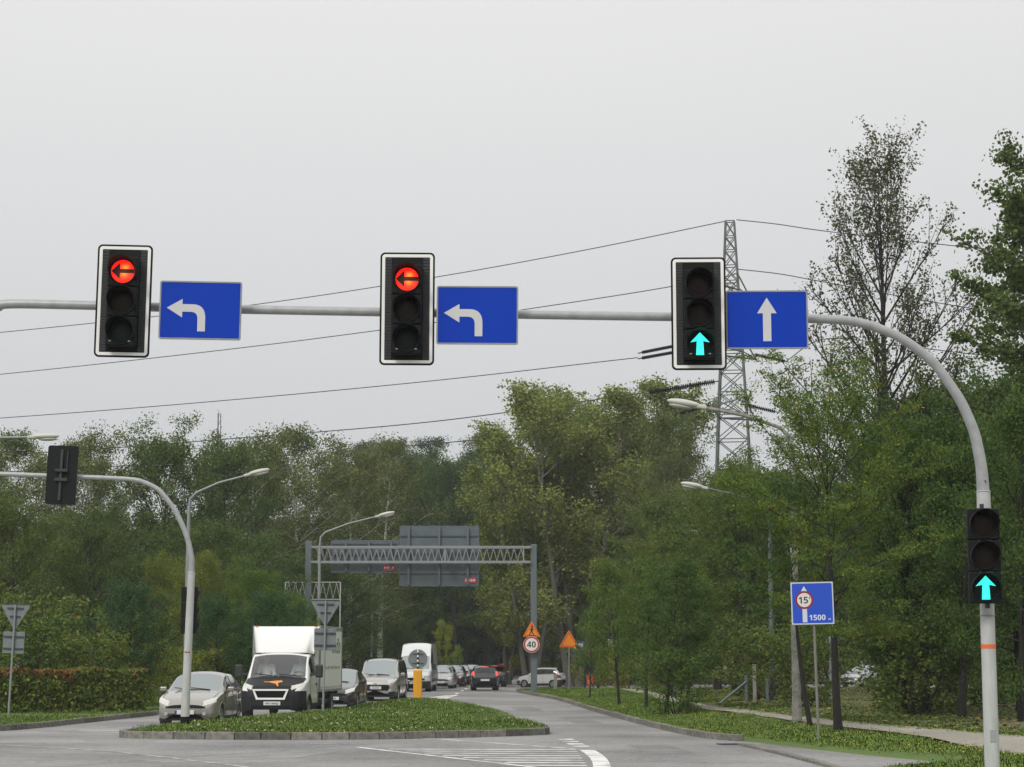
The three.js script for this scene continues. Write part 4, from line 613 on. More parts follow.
function buildCar(name, label, category, pos, turn, S, C, group) {
  const o = thing(name, label, category, pos, turn, group);
  S.classify = cls(S); const parts = shell(S), L2 = S.z0 ?? 0;
  const glass = C.glass ?? M.glassSky;
  const mats = { body: C.paint, sill: C.trim ?? M.plastic, pillar: M.black, windscreen: glass, rear_window: C.rear ?? M.glassDark, headlight: C.lamp ?? M.lampClear, taillight: C.tail ?? M.tail, grille: M.blackMatte, bumper: C.bumper ?? C.paint, bonnet: C.bonnet ?? C.paint, door: C.paint, side_window: C.side ?? M.glassDark, fog: M.lampClear, brake_light: M.tailLit, grille_frame: C.grilleFrame ?? M.chrome, plastic: M.plastic };
  for (const [k, g] of parts) { const [n, a, side] = k.split(':'), m = part(n, g, mats[n] ?? C.paint, o);
    if (n === 'door') { const [d0, d1] = S.doors[+a], sc = parts.sec(d1 - 0.14), yy = S.handleY ?? 0.8, wv = sc.find((p) => p[1] >= yy) ?? sc[10]; part('handle', rbox(0.03, 0.035, 0.2, +side * (wv[0] + 0.012), yy, -(d1 - 0.16), 0.01, 1), C.handle ?? C.paint, m); } }
  { const line = (a, b, r, mat, name) => { for (const sd of [1, -1]) { const pts = []; for (let s = a; s <= b + 1e-6; s += 0.12) { const q = parts.sec(Math.min(b, s))[parts.n1]; pts.push(V(sd * (q[0] + 0.003), q[1], -s)); } if (pts.length > 1) part(name, sweep(pts, () => r, 4), mat, o); } };
    line(S.sw0 - 0.2, S.sw1, 0.011, M.black, 'window_trim');
    for (const s of new Set(S.doors.flat())) for (const sd of [1, -1]) { const q = parts.sec(s).slice(4, parts.n1 + 1); part('door_seam', sweep(q.map(([x, y]) => V(sd * (x + 0.001), y, -s)), () => 0.008, 4), M.ink, o); }
    for (const sd of [1, -1]) { const pts = []; for (let s = 0.3; s < S.ws0; s += 0.1) { const q = parts.sec(s)[parts.n1 + parts.n2]; pts.push(V(sd * (q[0] + 0.002), q[1] + 0.002, -s)); } part('bonnet_seam', sweep(pts, () => 0.007, 4), M.ink, o); } }
  // underside, wheel arches, cabin
  part('underbody', [box(S.W * 0.86, 0.06, S.L * 0.98, 0, 0.2, -S.L / 2), box(S.W * 0.62, 0.3, S.L * 0.9, 0, 0.4, -S.L / 2)], M.under, o);
  for (const wz of [S.wf, S.wr]) for (const sd of [1, -1]) {
    part('wheel_arch', mv(new THREE.CylinderGeometry(S.wheelR + 0.06, S.wheelR + 0.06, 0.34, 20, 1, true, -Math.PI / 2, Math.PI).rotateZ(Math.PI / 2).rotateX(0), sd * (S.W / 2 - 0.2), S.wheelR, -wz), M.plastic, o).geometry.computeVertexNormals();
    const lip = new THREE.TorusGeometry(S.wheelR + 0.05, 0.022, 6, 20, Math.PI).rotateY(Math.PI / 2); const w = (S.W / 2) * curveFn(S.plan)(wz); part('arch_lip', mv(lip, sd * (w - 0.022), S.wheelR, -wz), C.arch ?? C.paint, o);
    addWheel(o, sd * (w - 0.115), -wz, S.wheelR, S.tyreW ?? 0.19);
  }
  const sx = S.W * 0.22, zf = S.ws1 + 0.5;
  if (!S.empty) {
    part('dashboard', rbox(S.W * 0.8, 0.2, 0.42, 0, S.dashY ?? 0.86, -(S.ws0 + 0.42), 0.06, 2), M.dash, o);
    for (const x of [-sx, sx]) { const st = part('seat', [rbox(0.46, 0.16, 0.5, x, (S.seatY ?? 0.5), -zf, 0.06, 2), rbox(0.46, 0.62, 0.14, x, (S.seatY ?? 0.5) + 0.36, -(zf + 0.3), 0.06, 2)], M.seat, o); part('headrest', rbox(0.26, 0.17, 0.1, x, (S.seatY ?? 0.5) + 0.76, -(zf + 0.32), 0.05, 2), M.seat, st); }
    if (!S.short) part('rear_bench', [rbox(S.W * 0.72, 0.5, 0.16, 0, 0.78, -(zf + 1.15), 0.06, 2), rbox(S.W * 0.72, 0.2, 0.5, 0, 0.5, -(zf + 0.85), 0.06, 2)], M.seat, o);
    part('steering_wheel', mv(new THREE.TorusGeometry(0.18, 0.016, 6, 20).rotateX(-0.5), sx, (S.dashY ?? 0.86) + 0.02, -(S.ws0 + 0.72)), M.black, o);
  }
  for (const sd of [1, -1]) { // door mirrors
    const [mx, my, mz] = S.mirror; const m = part('wing_mirror', [rbox(0.19 * (S.mirrorK ?? 1), 0.13 * (S.mirrorH ?? 1), 0.09, sd * (mx + 0.09), my, -mz, 0.035, 3), beam(V(sd * (mx - 0.05), my - 0.05, -mz - 0.02), V(sd * (mx + 0.05), my - 0.03, -mz), 0.04)], C.mirror ?? C.paint, o);
    part('mirror_glass', mv(new THREE.PlaneGeometry(0.15 * (S.mirrorK ?? 1), 0.1 * (S.mirrorH ?? 1)).rotateY(Math.PI), sd * (mx + 0.09), my, -mz - 0.047), M.chrome, m);
  }
  if (S.plateF) { const p = part('number_plate', rbox(0.52, 0.115, 0.014, 0, S.plateF[0], S.plateF[1], 0.005, 1), M.plateWhite, o); part('blue_band', box(0.045, 0.105, 0.004, -0.235, S.plateF[0], S.plateF[1] + 0.008), M.signBlue, p); part('characters', mv(new THREE.PlaneGeometry(0.44, 0.1), 0.025, S.plateF[0], S.plateF[1] + 0.0085), plateText(S.plateText ?? 'SK 784'), p); }
  if (S.plateR) { const p = part('number_plate', rbox(0.52, 0.115, 0.014, 0, S.plateR[0], S.plateR[1], 0.005, 1), M.plateWhite, o); }
  if (S.wipers !== false) part('wiper', [bar(V(sx * 1.2, S.wy ?? 0.99, -(S.ws0 - 0.01)), V(-0.1, (S.wy ?? 0.99) + 0.05, -(S.ws0 + 0.05)), 0.012, 5), bar(V(-0.05, S.wy ?? 0.99, -(S.ws0 - 0.01)), V(-sx * 1.5, (S.wy ?? 0.99) + 0.05, -(S.ws0 + 0.05)), 0.012, 5)], M.black, o);
  return o;
}
const plates = new Map();
function plateText(t) { if (!plates.has(t)) plates.set(t, printed(256, 64, (x) => { x.fillStyle = '#cfcfcb'; x.fillRect(0, 0, 256, 64); x.fillStyle = '#17181b'; x.font = 'bold 50px sans-serif'; x.textAlign = 'center'; x.fillText(t, 128, 51); }, 0.4)); return plates.get(t); }
const paint = (rgb, metal = 0.25, rough = 0.28) => phys(rgb, rough, { metalness: metal, clearcoat: 1, clearcoatRoughness: 0.04 });
const eye = (c, x0, x1, y0, y1, slant = 0) => { const ax = Math.abs(c.x); return ax > x0 && ax < x1 && c.y > y0 + slant * (ax - x0) && c.y < y1 + slant * (ax - x0) && c.z > -0.62; };
const plan0 = [[0, 0.72], [0.05, 0.82], [0.14, 0.9], [0.3, 0.96], [0.6, 0.99], [1, 1]];

const hatchSpec = (o = {}) => ({ L: 4.0, W: 1.69, wf: 0.82, wr: 3.3, wheelR: 0.3, ws0: 1.06, ws1: 1.86, sw0: 1.42, sw1: 3.62, pillars: [2.3, 3.12], rw0: 3.5, rw1: 3.93, doors: [[1.25, 2.3], [2.3, 3.15]], mirror: [0.86, 1.0, 1.42],
  top: [[0, 0.6], [0.06, 0.68], [0.2, 0.77], [0.5, 0.86], [1.0, 0.97], [1.08, 1.0], [1.5, 1.25], [1.88, 1.43], [2.4, 1.49], [3.0, 1.475], [3.5, 1.39], [3.75, 1.2], [3.94, 0.98], [4.0, 0.85]],
  belt: [[0, 0.5], [0.1, 0.6], [0.3, 0.74], [1.0, 0.88], [1.6, 0.93], [3.0, 0.99], [3.7, 1.02], [3.9, 0.93], [4.0, 0.78]], bottom: [[0, 0.22], [0.3, 0.18], [0.8, 0.18], [3.3, 0.19], [3.8, 0.27], [4.0, 0.36]],
  plan: [...plan0, [2.8, 1], [3.5, 0.97], [3.85, 0.9], [4.0, 0.82]], roofW: [[0, 0.86], [1.0, 0.84], [1.2, 0.86], [1.9, 0.76], [2.4, 0.74], [3.4, 0.72], [3.9, 0.78], [4, 0.85]],
  custom: (c) => { if (c.zone === 'nose' || c.s < 0.75) {
      if (eye(c, 0.47, 0.79, 0.56, 0.7, 0.32)) return 'headlight:0:' + c.side;
      if (c.zone === 'nose' && Math.abs(c.x) < 0.54 && c.y > 0.5 && c.y < 0.6) return 'grille';
      if (c.y < 0.36 && c.y > 0.28 && Math.abs(c.x) < 0.5 && c.zone === 'nose') return 'plastic';
      if ((c.band === 'roof') && c.s > 0.05) return 'bonnet';
      if (c.s < 0.28 && c.band === 'side') return 'bumper'; }
    if (c.s > 0.7 && c.s < 1.04 && c.band === 'roof') return 'bonnet';
    if (c.s > 3.55 && Math.abs(c.x) > 0.56 && c.y > 0.82 && c.y < 1.12) return 'taillight:0:' + c.side;
    if (c.s > 3.6 && c.y < 0.55) return 'bumper'; },
  plateF: [0.4, 0.105], plateR: [0.62, -4.085], ...o });
const mpvSpec = (o = {}) => ({ ...hatchSpec(), L: 4.35, W: 1.78, wf: 0.88, wr: 3.62, wheelR: 0.32, ws0: 1.05, ws1: 1.75, sw0: 1.38, sw1: 4.1, pillars: [2.3, 3.25], rw0: undefined, doors: [[1.25, 2.3], [2.3, 3.3]], mirror: [0.9, 1.12, 1.4], dashY: 1.0, seatY: 0.64, wy: 1.09,
  top: [[0, 0.72], [0.05, 0.82], [0.18, 0.92], [0.5, 1.0], [1.0, 1.08], [1.08, 1.11], [1.45, 1.46], [1.78, 1.73], [2.3, 1.81], [3.4, 1.82], [4.1, 1.78], [4.25, 1.7], [4.35, 1.55]],
  belt: [[0, 0.6], [0.1, 0.74], [0.3, 0.86], [1.0, 0.98], [1.6, 1.04], [4.1, 1.08], [4.35, 1.0]], bottom: [[0, 0.25], [0.3, 0.2], [0.8, 0.2], [3.7, 0.22], [4.35, 0.34]],
  plan: [...plan0, [4.0, 1], [4.25, 0.97], [4.35, 0.92]], roofW: [[0, 0.88], [1.0, 0.86], [1.78, 0.82], [2.4, 0.82], [4.1, 0.82], [4.35, 0.84]],
  custom: (c) => { if (c.zone === 'nose' || c.s < 0.8) {
      if (eye(c, 0.5, 0.83, 0.72, 0.86, 0.3)) return 'headlight:0:' + c.side;
      if (c.zone === 'nose' && Math.abs(c.x) < 0.6 && c.y > 0.44 && c.y < 0.68) return 'grille';
      if ((c.zone === 'nose' || c.s < 0.4) && c.y < 0.4) return Math.abs(c.x) < 0.55 && c.y > 0.33 ? 'grille_frame' : 'plastic';
      if (c.band === 'roof' && c.s > 0.05) return 'bonnet'; }
    if (c.s > 0.8 && c.s < 1.03 && c.band === 'roof') return 'bonnet';
    if (c.s > 4.15 && Math.abs(c.x) > 0.66 && c.y > 0.9 && c.y < 1.35) return 'taillight:0:' + c.side; }, plateF: [0.56, 0.107], plateR: undefined, ...o });
const vanSpec = (o = {}) => ({ ...hatchSpec(), L: 5.4, W: 1.99, wf: 0.95, wr: 4.2, wheelR: 0.34, ws0: 0.98, ws1: 1.55, sw0: 1.3, sw1: 2.35, pillars: [], rw0: undefined, doors: [[1.1, 2.3]], mirror: [1.0, 1.42, 1.3], mirrorH: 2.6, mirrorK: 1.1, dashY: 1.22, seatY: 0.85, wy: 1.3, short: true,
  top: [[0, 0.8], [0.05, 0.92], [0.15, 1.02], [0.4, 1.12], [0.95, 1.27], [1.02, 1.32], [1.25, 1.7], [1.52, 2.05], [1.65, 2.2], [2.2, 2.72], [2.6, 2.8], [4.5, 2.82], [5.25, 2.78], [5.4, 2.65]],
  belt: [[0, 0.66], [0.1, 0.84], [0.3, 0.95], [0.95, 1.15], [1.6, 1.25], [5.4, 1.3]], bottom: [[0, 0.27], [0.3, 0.23], [0.8, 0.25], [4.6, 0.27], [5.4, 0.36]],
  plan: [...plan0, [5.1, 1], [5.4, 0.96]], roofW: [[0, 0.88], [0.95, 0.88], [1.55, 0.86], [2.2, 0.84], [2.6, 0.85], [5.2, 0.87], [5.4, 0.88]],
  custom: (c) => { if (c.zone === 'nose' || c.s < 0.9) {
      if (eye(c, 0.6, 0.93, 0.76, 0.9, 0.2)) return 'headlight:0:' + c.side;
      if (c.zone === 'nose' && Math.abs(c.x) < 0.66 && c.y > 0.64 && c.y < 0.8) return 'grille';
      if ((c.zone === 'nose' || c.s < 0.5) && c.y < 0.6) return 'plastic';
      if (c.band === 'roof' && c.s > 0.05) return 'bonnet'; }
    if (c.band === 'side' && c.q > 0.3 && c.q < 0.42 && c.s > 1) return 'plastic'; }, plateF: [0.5, 0.106], plateR: undefined, ...o });
const boxySpec = (o = {}) => ({ ...hatchSpec(), L: 3.32, W: 1.51, wf: 0.62, wr: 2.78, wheelR: 0.265, ws0: 0.86, ws1: 1.42, sw0: 1.1, sw1: 3.02, pillars: [2.05], rw0: 2.95, rw1: 3.27, doors: [[1.0, 2.05]], mirror: [0.76, 0.95, 1.15], dashY: 0.84, wy: 0.95,
  top: [[0, 0.58], [0.06, 0.66], [0.2, 0.76], [0.5, 0.86], [0.82, 0.93], [0.9, 0.97], [1.2, 1.24], [1.45, 1.39], [1.9, 1.44], [2.8, 1.42], [3.05, 1.34], [3.2, 1.12], [3.3, 0.95], [3.32, 0.85]],
  belt: [[0, 0.48], [0.1, 0.58], [0.3, 0.72], [0.85, 0.86], [1.6, 0.9], [3.0, 0.94], [3.25, 0.88], [3.32, 0.78]], bottom: [[0, 0.28], [0.3, 0.21], [2.8, 0.21], [3.32, 0.34]],
  plan: [...plan0, [2.8, 1], [3.2, 0.95], [3.32, 0.88]], roofW: [[0, 0.86], [0.85, 0.85], [1.45, 0.8], [2.9, 0.78], [3.3, 0.84]],
  custom: (c) => { if (c.zone === 'nose' || c.s < 0.6) { if (eye(c, 0.42, 0.68, 0.54, 0.66, 0.12)) return 'headlight:0:' + c.side; if (c.y < 0.5 && (c.zone === 'nose' || c.s < 0.3)) return 'plastic'; if (c.band === 'roof' && c.s > 0.05) return 'bonnet'; }
    if (c.s > 3.0 && Math.abs(c.x) > 0.5 && c.y > 0.68 && c.y < 0.9) return 'taillight:0:' + c.side; if ((c.s > 3.1 || c.zone === 'tail') && c.y < 0.56) return 'plastic'; }, plateF: [0.4, 0.105], plateR: [0.74, -3.4], ...o });

// the queue of oncoming cars
{
  const champagne = paint([0.3, 0.288, 0.255], 0.45, 0.27);
  const o = buildCar('parked_car', 'silver champagne hatchback behind the island portal mast', 'car', [-8.85, 0, -54.9], -0.06, hatchSpec({ plateText: 'SK 784' }), { paint: champagne, lamp: M.lampLit, trim: M.plastic }); o.name = 'hatchback_car';
  part('badge', mv(new THREE.CylinderGeometry(0.06, 0.06, 0.014, 20).rotateX(Math.PI / 2), 0, 0.55, 0.098), M.chrome, o);
  for (const sd of [1, -1]) part('fog_lamp', mv(new THREE.CylinderGeometry(0.05, 0.05, 0.02, 14).rotateX(Math.PI / 2), sd * 0.52, 0.36, 0.058), M.lampClear, o);
  part('rub_strip', [box(0.02, 0.05, 1.7, 0.842, 0.55, -2.2), box(0.02, 0.05, 1.7, -0.842, 0.55, -2.2)], champagne, o);
}
{ // box truck
  const white = paint([0.74, 0.74, 0.71], 0, 0.38), o = thing('box_truck', 'white box truck with black bonnet and orange animal emblem, queued on the road', 'truck', [-7.36, 0, -61.8], -0.075);
  const S = vanSpec({ L: 2.5, W: 2.04, wr: 9, sw0: 1.36, sw1: 2.3, doors: [[1.15, 2.35]], top: [[0, 0.84], [0.05, 0.95], [0.15, 1.04], [0.4, 1.13], [0.95, 1.27], [1.02, 1.31], [1.25, 1.66], [1.5, 1.95], [1.75, 2.06], [2.5, 2.1]], roofW: [[0, 0.88], [0.95, 0.9], [1.5, 0.86], [2.5, 0.85]], plan: [...plan0, [2.5, 1]], tailLen: 0.02, tailMid: 1.2,
    custom: (c) => { if (c.zone === 'nose' || c.s < 0.95) {
        if (eye(c, 0.6, 0.96, 0.9, 1.02, 0.26)) return 'headlight:0:' + c.side;
        if (c.y < 0.86 && (c.zone === 'nose' || c.s < 0.55)) return 'bumper';
        if (c.band === 'roof' || c.zone === 'nose') return 'bonnet'; }
      if (c.s >= 0.95 && c.s < 1.0 && c.band === 'roof') return 'bonnet';
      if (c.band === 'side' && c.q < 0.2 && c.s > 1.3) return 'sill'; } });
  S.classify = cls(S); const parts = shell(S);
  const bonnetMat = phys([0.009, 0.0095, 0.01], 0.5, { specularIntensity: 0.5 }), mats = { body: white, bonnet: bonnetMat, bumper: phys([0.016, 0.017, 0.018], 0.65, { specularIntensity: 0.5 }), headlight: M.lampLit, windscreen: M.glass, side_window: M.glassDark, door: white, sill: M.plastic, pillar: M.black };
  for (const [k, g] of parts) { const [n, a, side] = k.split(':'), m = part(n, g, mats[n] ?? white, o); if (n === 'door') part('handle', rbox(0.03, 0.05, 0.22, +side * 1.03, 1.05, -2.15, 0.01, 1), M.plastic, m); }
  { const o0 = o; for (const s of [1.15, 2.35]) for (const sd of [1, -1]) { const q = parts.sec(s).slice(5, parts.n1 + 1); part('door_seam', sweep(q.map(([x, y]) => V(sd * (x + 0.001), y, -s)), () => 0.008, 4), M.ink, o); } }
  // grille with white surround
  const gs = shapeOf([[-0.56, 0.16], [0.56, 0.16], [0.44, -0.16], [-0.44, -0.16]]), gi = new THREE.Path([[-0.49, 0.11], [-0.39, -0.1], [0.39, -0.1], [0.49, 0.11]].map(([a, b]) => new THREE.Vector2(a, b)));
  const hole = gs.clone(); hole.holes.push(gi); const gf = part('grille_frame', mv(extr(hole, 0.03), 0, 0.76, 0.085), M.white, o); part('grille_mesh', mv(extr(gs, 0.008), 0, 0.76, 0.082), M.black, gf);
  for (let k = 0; k < 3; k++) part('grille_slat', box(0.82, 0.018, 0.01, 0, 0.7 + k * 0.055, 0.096), M.blackMatte, gf);
  part('number_plate', rbox(0.52, 0.115, 0.014, 0.05, 0.49, 0.1, 0.005, 1), M.plateWhite, o); part('characters', mv(new THREE.PlaneGeometry(0.48, 0.1), 0.05, 0.49, 0.109), plateText('WO 884JJ'), o.children[o.children.length - 1]);
  part('lower_grille', rbox(1.2, 0.12, 0.02, 0, 0.36, 0.075, 0.01, 1), M.black, o);
  // emblem: orange leaping animal on the bonnet
  const em = shapeOf([[-0.3, 0.075], [-0.2, 0.062], [-0.06, 0.082], [0.06, 0.1], [0.16, 0.105], [0.2, 0.125], [0.215, 0.1], [0.26, 0.065], [0.235, 0.045], [0.17, 0.04], [0.14, 0.0], [0.16, -0.06], [0.19, -0.1], [0.15, -0.105], [0.1, -0.035], [0.06, -0.005], [-0.02, 0.01], [-0.12, 0.04], [-0.22, 0.048], [-0.3, 0.052]]);
  const e = part('emblem', extr(em, 0.006), M.orangeMark, o); e.position.set(0.02, 1.085, -0.24); e.rotation.x = -1.18; e.scale.set(1.05, 2.1, 1);
  // cargo box, deflector, chassis
  const bx = part('cargo_box', rbox(2.13, 2.06, 4.35, 0, 1.83, -4.62, 0.05, 2), white, o);
  part('edge_rail', [rbox(0.05, 0.07, 4.36, 1.075, 2.85, -4.62, 0.015, 1), rbox(0.05, 0.07, 4.36, -1.075, 2.85, -4.62, 0.015, 1), rbox(0.05, 0.09, 4.36, 1.075, 0.83, -4.62, 0.015, 1), rbox(0.05, 0.09, 4.36, -1.075, 0.83, -4.62, 0.015, 1), rbox(0.06, 2.0, 0.06, 1.065, 1.84, -2.46, 0.015, 1), rbox(0.06, 2.0, 0.06, -1.065, 1.84, -2.46, 0.015, 1), rbox(0.06, 2.0, 0.07, 1.065, 1.84, -6.78, 0.015, 1)], M.galv, bx);
  { // air deflector: convex fairing from cab roof to box top
    const n = 14, m = 16, P = [], I = [];
    for (let i = 0; i <= n; i++) for (let j = 0; j <= m; j++) { const t = i / n, u = (j / m) * 2 - 1, w = lerp(0.95, 1.05, t), y = lerp(2.03, 2.86, t ** 0.92), z = lerp(-1.62, -2.44, t ** 1.2), ed = Math.max(0, Math.abs(u) - 0.8) / 0.2; P.push(u * w, y - 0.05 * ed * ed * (1 - t), z - 0.45 * ed ** 2 * (1 - t)); }
    for (let i = 0; i < n; i++) for (let j = 0; j < m; j++) { const a = i * (m + 1) + j, b = a + m + 1; I.push(a, a + 1, b, b, a + 1, b + 1); }
    for (const j of [0, m]) { const base = P.length / 3; for (let i = 0; i <= n; i++) { const q = (i * (m + 1) + j) * 3; P.push(P[q], P[q + 1], -2.44); } for (let i = 0; i < n; i++) { const a = i * (m + 1) + j, b = a + m + 1; I.push(a, b, base + i, base + i, b, base + i + 1); } }
    const g = new THREE.BufferGeometry(); g.setAttribute('position', new THREE.Float32BufferAttribute(P, 3)); g.setIndex(I); g.computeVertexNormals(); part('roof_fairing', g, white, o);
  }
  const side = printed(1024, 512, (x, w, h) => {
    x.fillStyle = '#d9dad4'; x.fillRect(0, 0, w, h); x.fillStyle = '#161b19'; x.font = 'bold 150px sans-serif'; x.fillText('WRÓD', 520, 205);
    x.fillStyle = '#b9a03c'; x.font = 'bold 110px sans-serif'; x.fillText('▼ T', 250, 190);
    x.fillStyle = '#3d4641'; for (let k = 0; k < 30; k++) { if (k % 7 === 3) continue; x.fillRect(230 + k * 24, 322 + (k % 3) * 3, 14, 30 - (k % 2) * 6); } x.fillStyle = '#8a8f8a'; x.fillRect(800, 60, 90, 30);
  }, 0.45);
  part('side_print', mv(new THREE.PlaneGeometry(4.1, 1.78).rotateY(Math.PI / 2), 1.084, 1.84, -4.62), side, bx);
  part('chassis', [box(0.9, 0.16, 5.4, 0, 0.62, -4.2), box(1.9, 0.1, 4.3, 0, 0.75, -4.62)], M.under, o); part('side_guard', [box(0.04, 0.12, 1.5, 1.0, 0.5, -3.6), box(0.04, 0.12, 1.5, -1.0, 0.5, -3.6)], M.plastic, o);
  for (const sd of [1, -1]) { addWheel(o, sd * 0.9, -0.95, 0.345, 0.22); addWheel(o, sd * 0.92, -5.2, 0.345, 0.22);
    part('wheel_arch', mv(new THREE.CylinderGeometry(0.41, 0.41, 0.36, 20, 1, true, -Math.PI / 2, Math.PI).rotateZ(Math.PI / 2), sd * 0.84, 0.345, -0.95), M.plastic, o); part('arch_lip', mv(new THREE.TorusGeometry(0.4, 0.035, 6, 20, Math.PI).rotateY(Math.PI / 2), sd * 1.0, 0.345, -0.95), M.plastic, o);
    part('mudguard', rbox(0.26, 0.05, 0.8, sd * 0.92, 0.78, -5.2, 0.02, 1), M.plastic, o);
    const mr = part('wing_mirror', [rbox(0.24, 0.4, 0.14, sd * 1.27, 1.46, -1.22, 0.05, 3), rbox(0.2, 0.06, 0.08, sd * 1.08, 1.36, -1.25, 0.02, 1)], M.plastic, o); part('mirror_glass', mv(new THREE.PlaneGeometry(0.18, 0.32).rotateY(Math.PI), sd * 1.27, 1.46, -1.295), M.chrome, mr); }
  part('underbody', [box(1.5, 0.5, 2.3, 0, 0.62, -1.25)], M.under, o); part('dashboard', rbox(1.7, 0.24, 0.4, 0, 1.2, -1.35, 0.06, 2), M.dash, o); part('cab_back_wall', box(1.8, 1.2, 0.05, 0, 1.4, -2.44), M.dash, o);
  for (const x of [-0.55, 0.55]) { const st = part('seat', [rbox(0.5, 0.16, 0.5, x, 0.92, -1.95, 0.06, 2), rbox(0.5, 0.66, 0.14, x, 1.28, -2.25, 0.06, 2)], std([0.08, 0.085, 0.09], 0.9), o); part('headrest', rbox(0.26, 0.16, 0.1, x, 1.7, -2.28, 0.05, 2), M.seat, st); }
  part('steering_wheel', mv(new THREE.TorusGeometry(0.21, 0.018, 6, 20).rotateX(-0.9), 0.55, 1.3, -1.58), M.black, o);
  part('wiper', [bar(V(0.75, 1.3, -0.98), V(0.05, 1.36, -1.02), 0.014, 5), bar(V(0.0, 1.3, -0.98), V(-0.72, 1.38, -1.03), 0.014, 5)], M.black, o);
  part('roof_marker', [rbox(0.1, 0.03, 0.04, 0.95, 2.845, -2.42, 0.01, 1), rbox(0.1, 0.03, 0.04, -0.95, 2.845, -2.42, 0.01, 1)], M.amber, o);
}
buildCar('estate_car', 'dark brown-black estate car half hidden behind the box truck', 'car', [-6.62, 0, -74.6], -0.06, hatchSpec(), { paint: paint([0.035, 0.032, 0.03], 0.3), lamp: M.lampLit, bonnet: paint([0.06, 0.057, 0.055], 0.3) });
{ const o = buildCar('minivan_car', 'beige silver compact people carrier with roof bars, ahead of the pale van', 'car', [-6.02, 0, -89.2], -0.07, mpvSpec({ plateText: 'SK 8507' }), { paint: paint([0.37, 0.345, 0.31], 0.4, 0.27), bumper: M.plastic, trim: M.plastic, grilleFrame: M.galv, arch: M.plastic });
  for (const sd of [1, -1]) part('roof_bar', [rbox(0.05, 0.04, 1.7, sd * 0.68, 1.84, -2.7, 0.015, 1), box(0.05, 0.07, 0.08, sd * 0.68, 1.79, -1.95), box(0.05, 0.07, 0.08, sd * 0.68, 1.79, -3.45)], M.black, o);
  o.scale.setScalar(1.04); part('chrome_chevron', [rbox(1.05, 0.03, 0.02, 0, 0.7, 0.085, 0.008, 1), rbox(0.14, 0.08, 0.02, 0, 0.73, 0.09, 0.02, 1)], M.chrome, o);
  for (const sd of [1, -1]) part('fog_lamp', mv(new THREE.CylinderGeometry(0.07, 0.07, 0.02, 14).rotateX(Math.PI / 2), sd * 0.62, 0.46, 0.04), M.lampClear, o); }
buildCar('delivery_van', 'tall pale panel van behind the beige people carrier', 'van', [-5.66, 0, -116], -0.045, vanSpec({ plateText: 'SK 610' }), { paint: paint([0.66, 0.67, 0.66], 0.05), bumper: M.plastic, lamp: M.lampClear, mirror: M.plastic });
buildCar('saloon_car', 'silver hatchback queued directly behind the tall pale van', 'car', [-4.55, 0, -128], -0.04, hatchSpec(), { paint: paint([0.36, 0.35, 0.34], 0.4) });
buildCar('saloon_car', 'dark maroon car beside the silver hatchback behind the van', 'car', [-4.1, 0, -138], -0.03, hatchSpec(), { paint: paint([0.06, 0.025, 0.024], 0.3) });
buildCar('saloon_car', 'black car with light windscreen queued behind the maroon car', 'car', [-3.9, 0, -149], 0.02, hatchSpec(), { paint: paint([0.018, 0.02, 0.024], 0.3), lamp: M.lampLit });
buildCar('saloon_car', 'far black car facing the traffic behind the departing estate', 'car', [-3.45, 0, -168], 0.0, hatchSpec(), { paint: paint([0.02, 0.02, 0.022], 0.3), lamp: M.lampLit });
// departing cars, tail lamps lit
const lit = (S) => { const f = S.custom; return { ...S, custom: (c) => { if (c.band === 'roof' && c.s > S.rw0 - 0.1 && c.s < S.rw0 && Math.abs(c.x) < 0.2) return 'brake_light'; const k = f(c); return k && k.startsWith('taillight') && (Math.abs(c.x) < 0.64 || c.y < 0.88) ? 'body' : k; } }; };
buildCar('departing_car', 'black estate car driving away with red brake lights', 'car', [-1.72, 0, -124], Math.PI + 0.03, lit(hatchSpec({ W: 1.72 })), { paint: paint([0.014, 0.016, 0.02], 0.3), tail: M.tailLit, rear: M.glassDark }).children.length;
buildCar('departing_car', 'dark grey car just ahead of the black departing estate', 'car', [-1.25, 0, -141], Math.PI + 0.02, lit(hatchSpec()), { paint: paint([0.03, 0.034, 0.04], 0.3), tail: M.tail });
buildCar('departing_car', 'red hatchback driving away far along the road, brake lights on', 'car', [-0.75, 0, -188], Math.PI, lit(hatchSpec()), { paint: paint([0.24, 0.014, 0.014], 0.2), tail: M.tailLit });
buildCar('small_hatchback', 'small boxy white hatchback waiting at the side road', 'car', [0.5, 0, -134.6], -1.92, boxySpec(), { paint: paint([0.5, 0.5, 0.49], 0.15), bumper: M.plastic, trim: M.plastic }).scale.setScalar(0.92);
buildCar('parked_hatchback', 'silver car standing on the side road seen between tree trunks', 'car', [22.6, 0, -136], -0.75, hatchSpec(), { paint: paint([0.32, 0.34, 0.36], 0.4) });
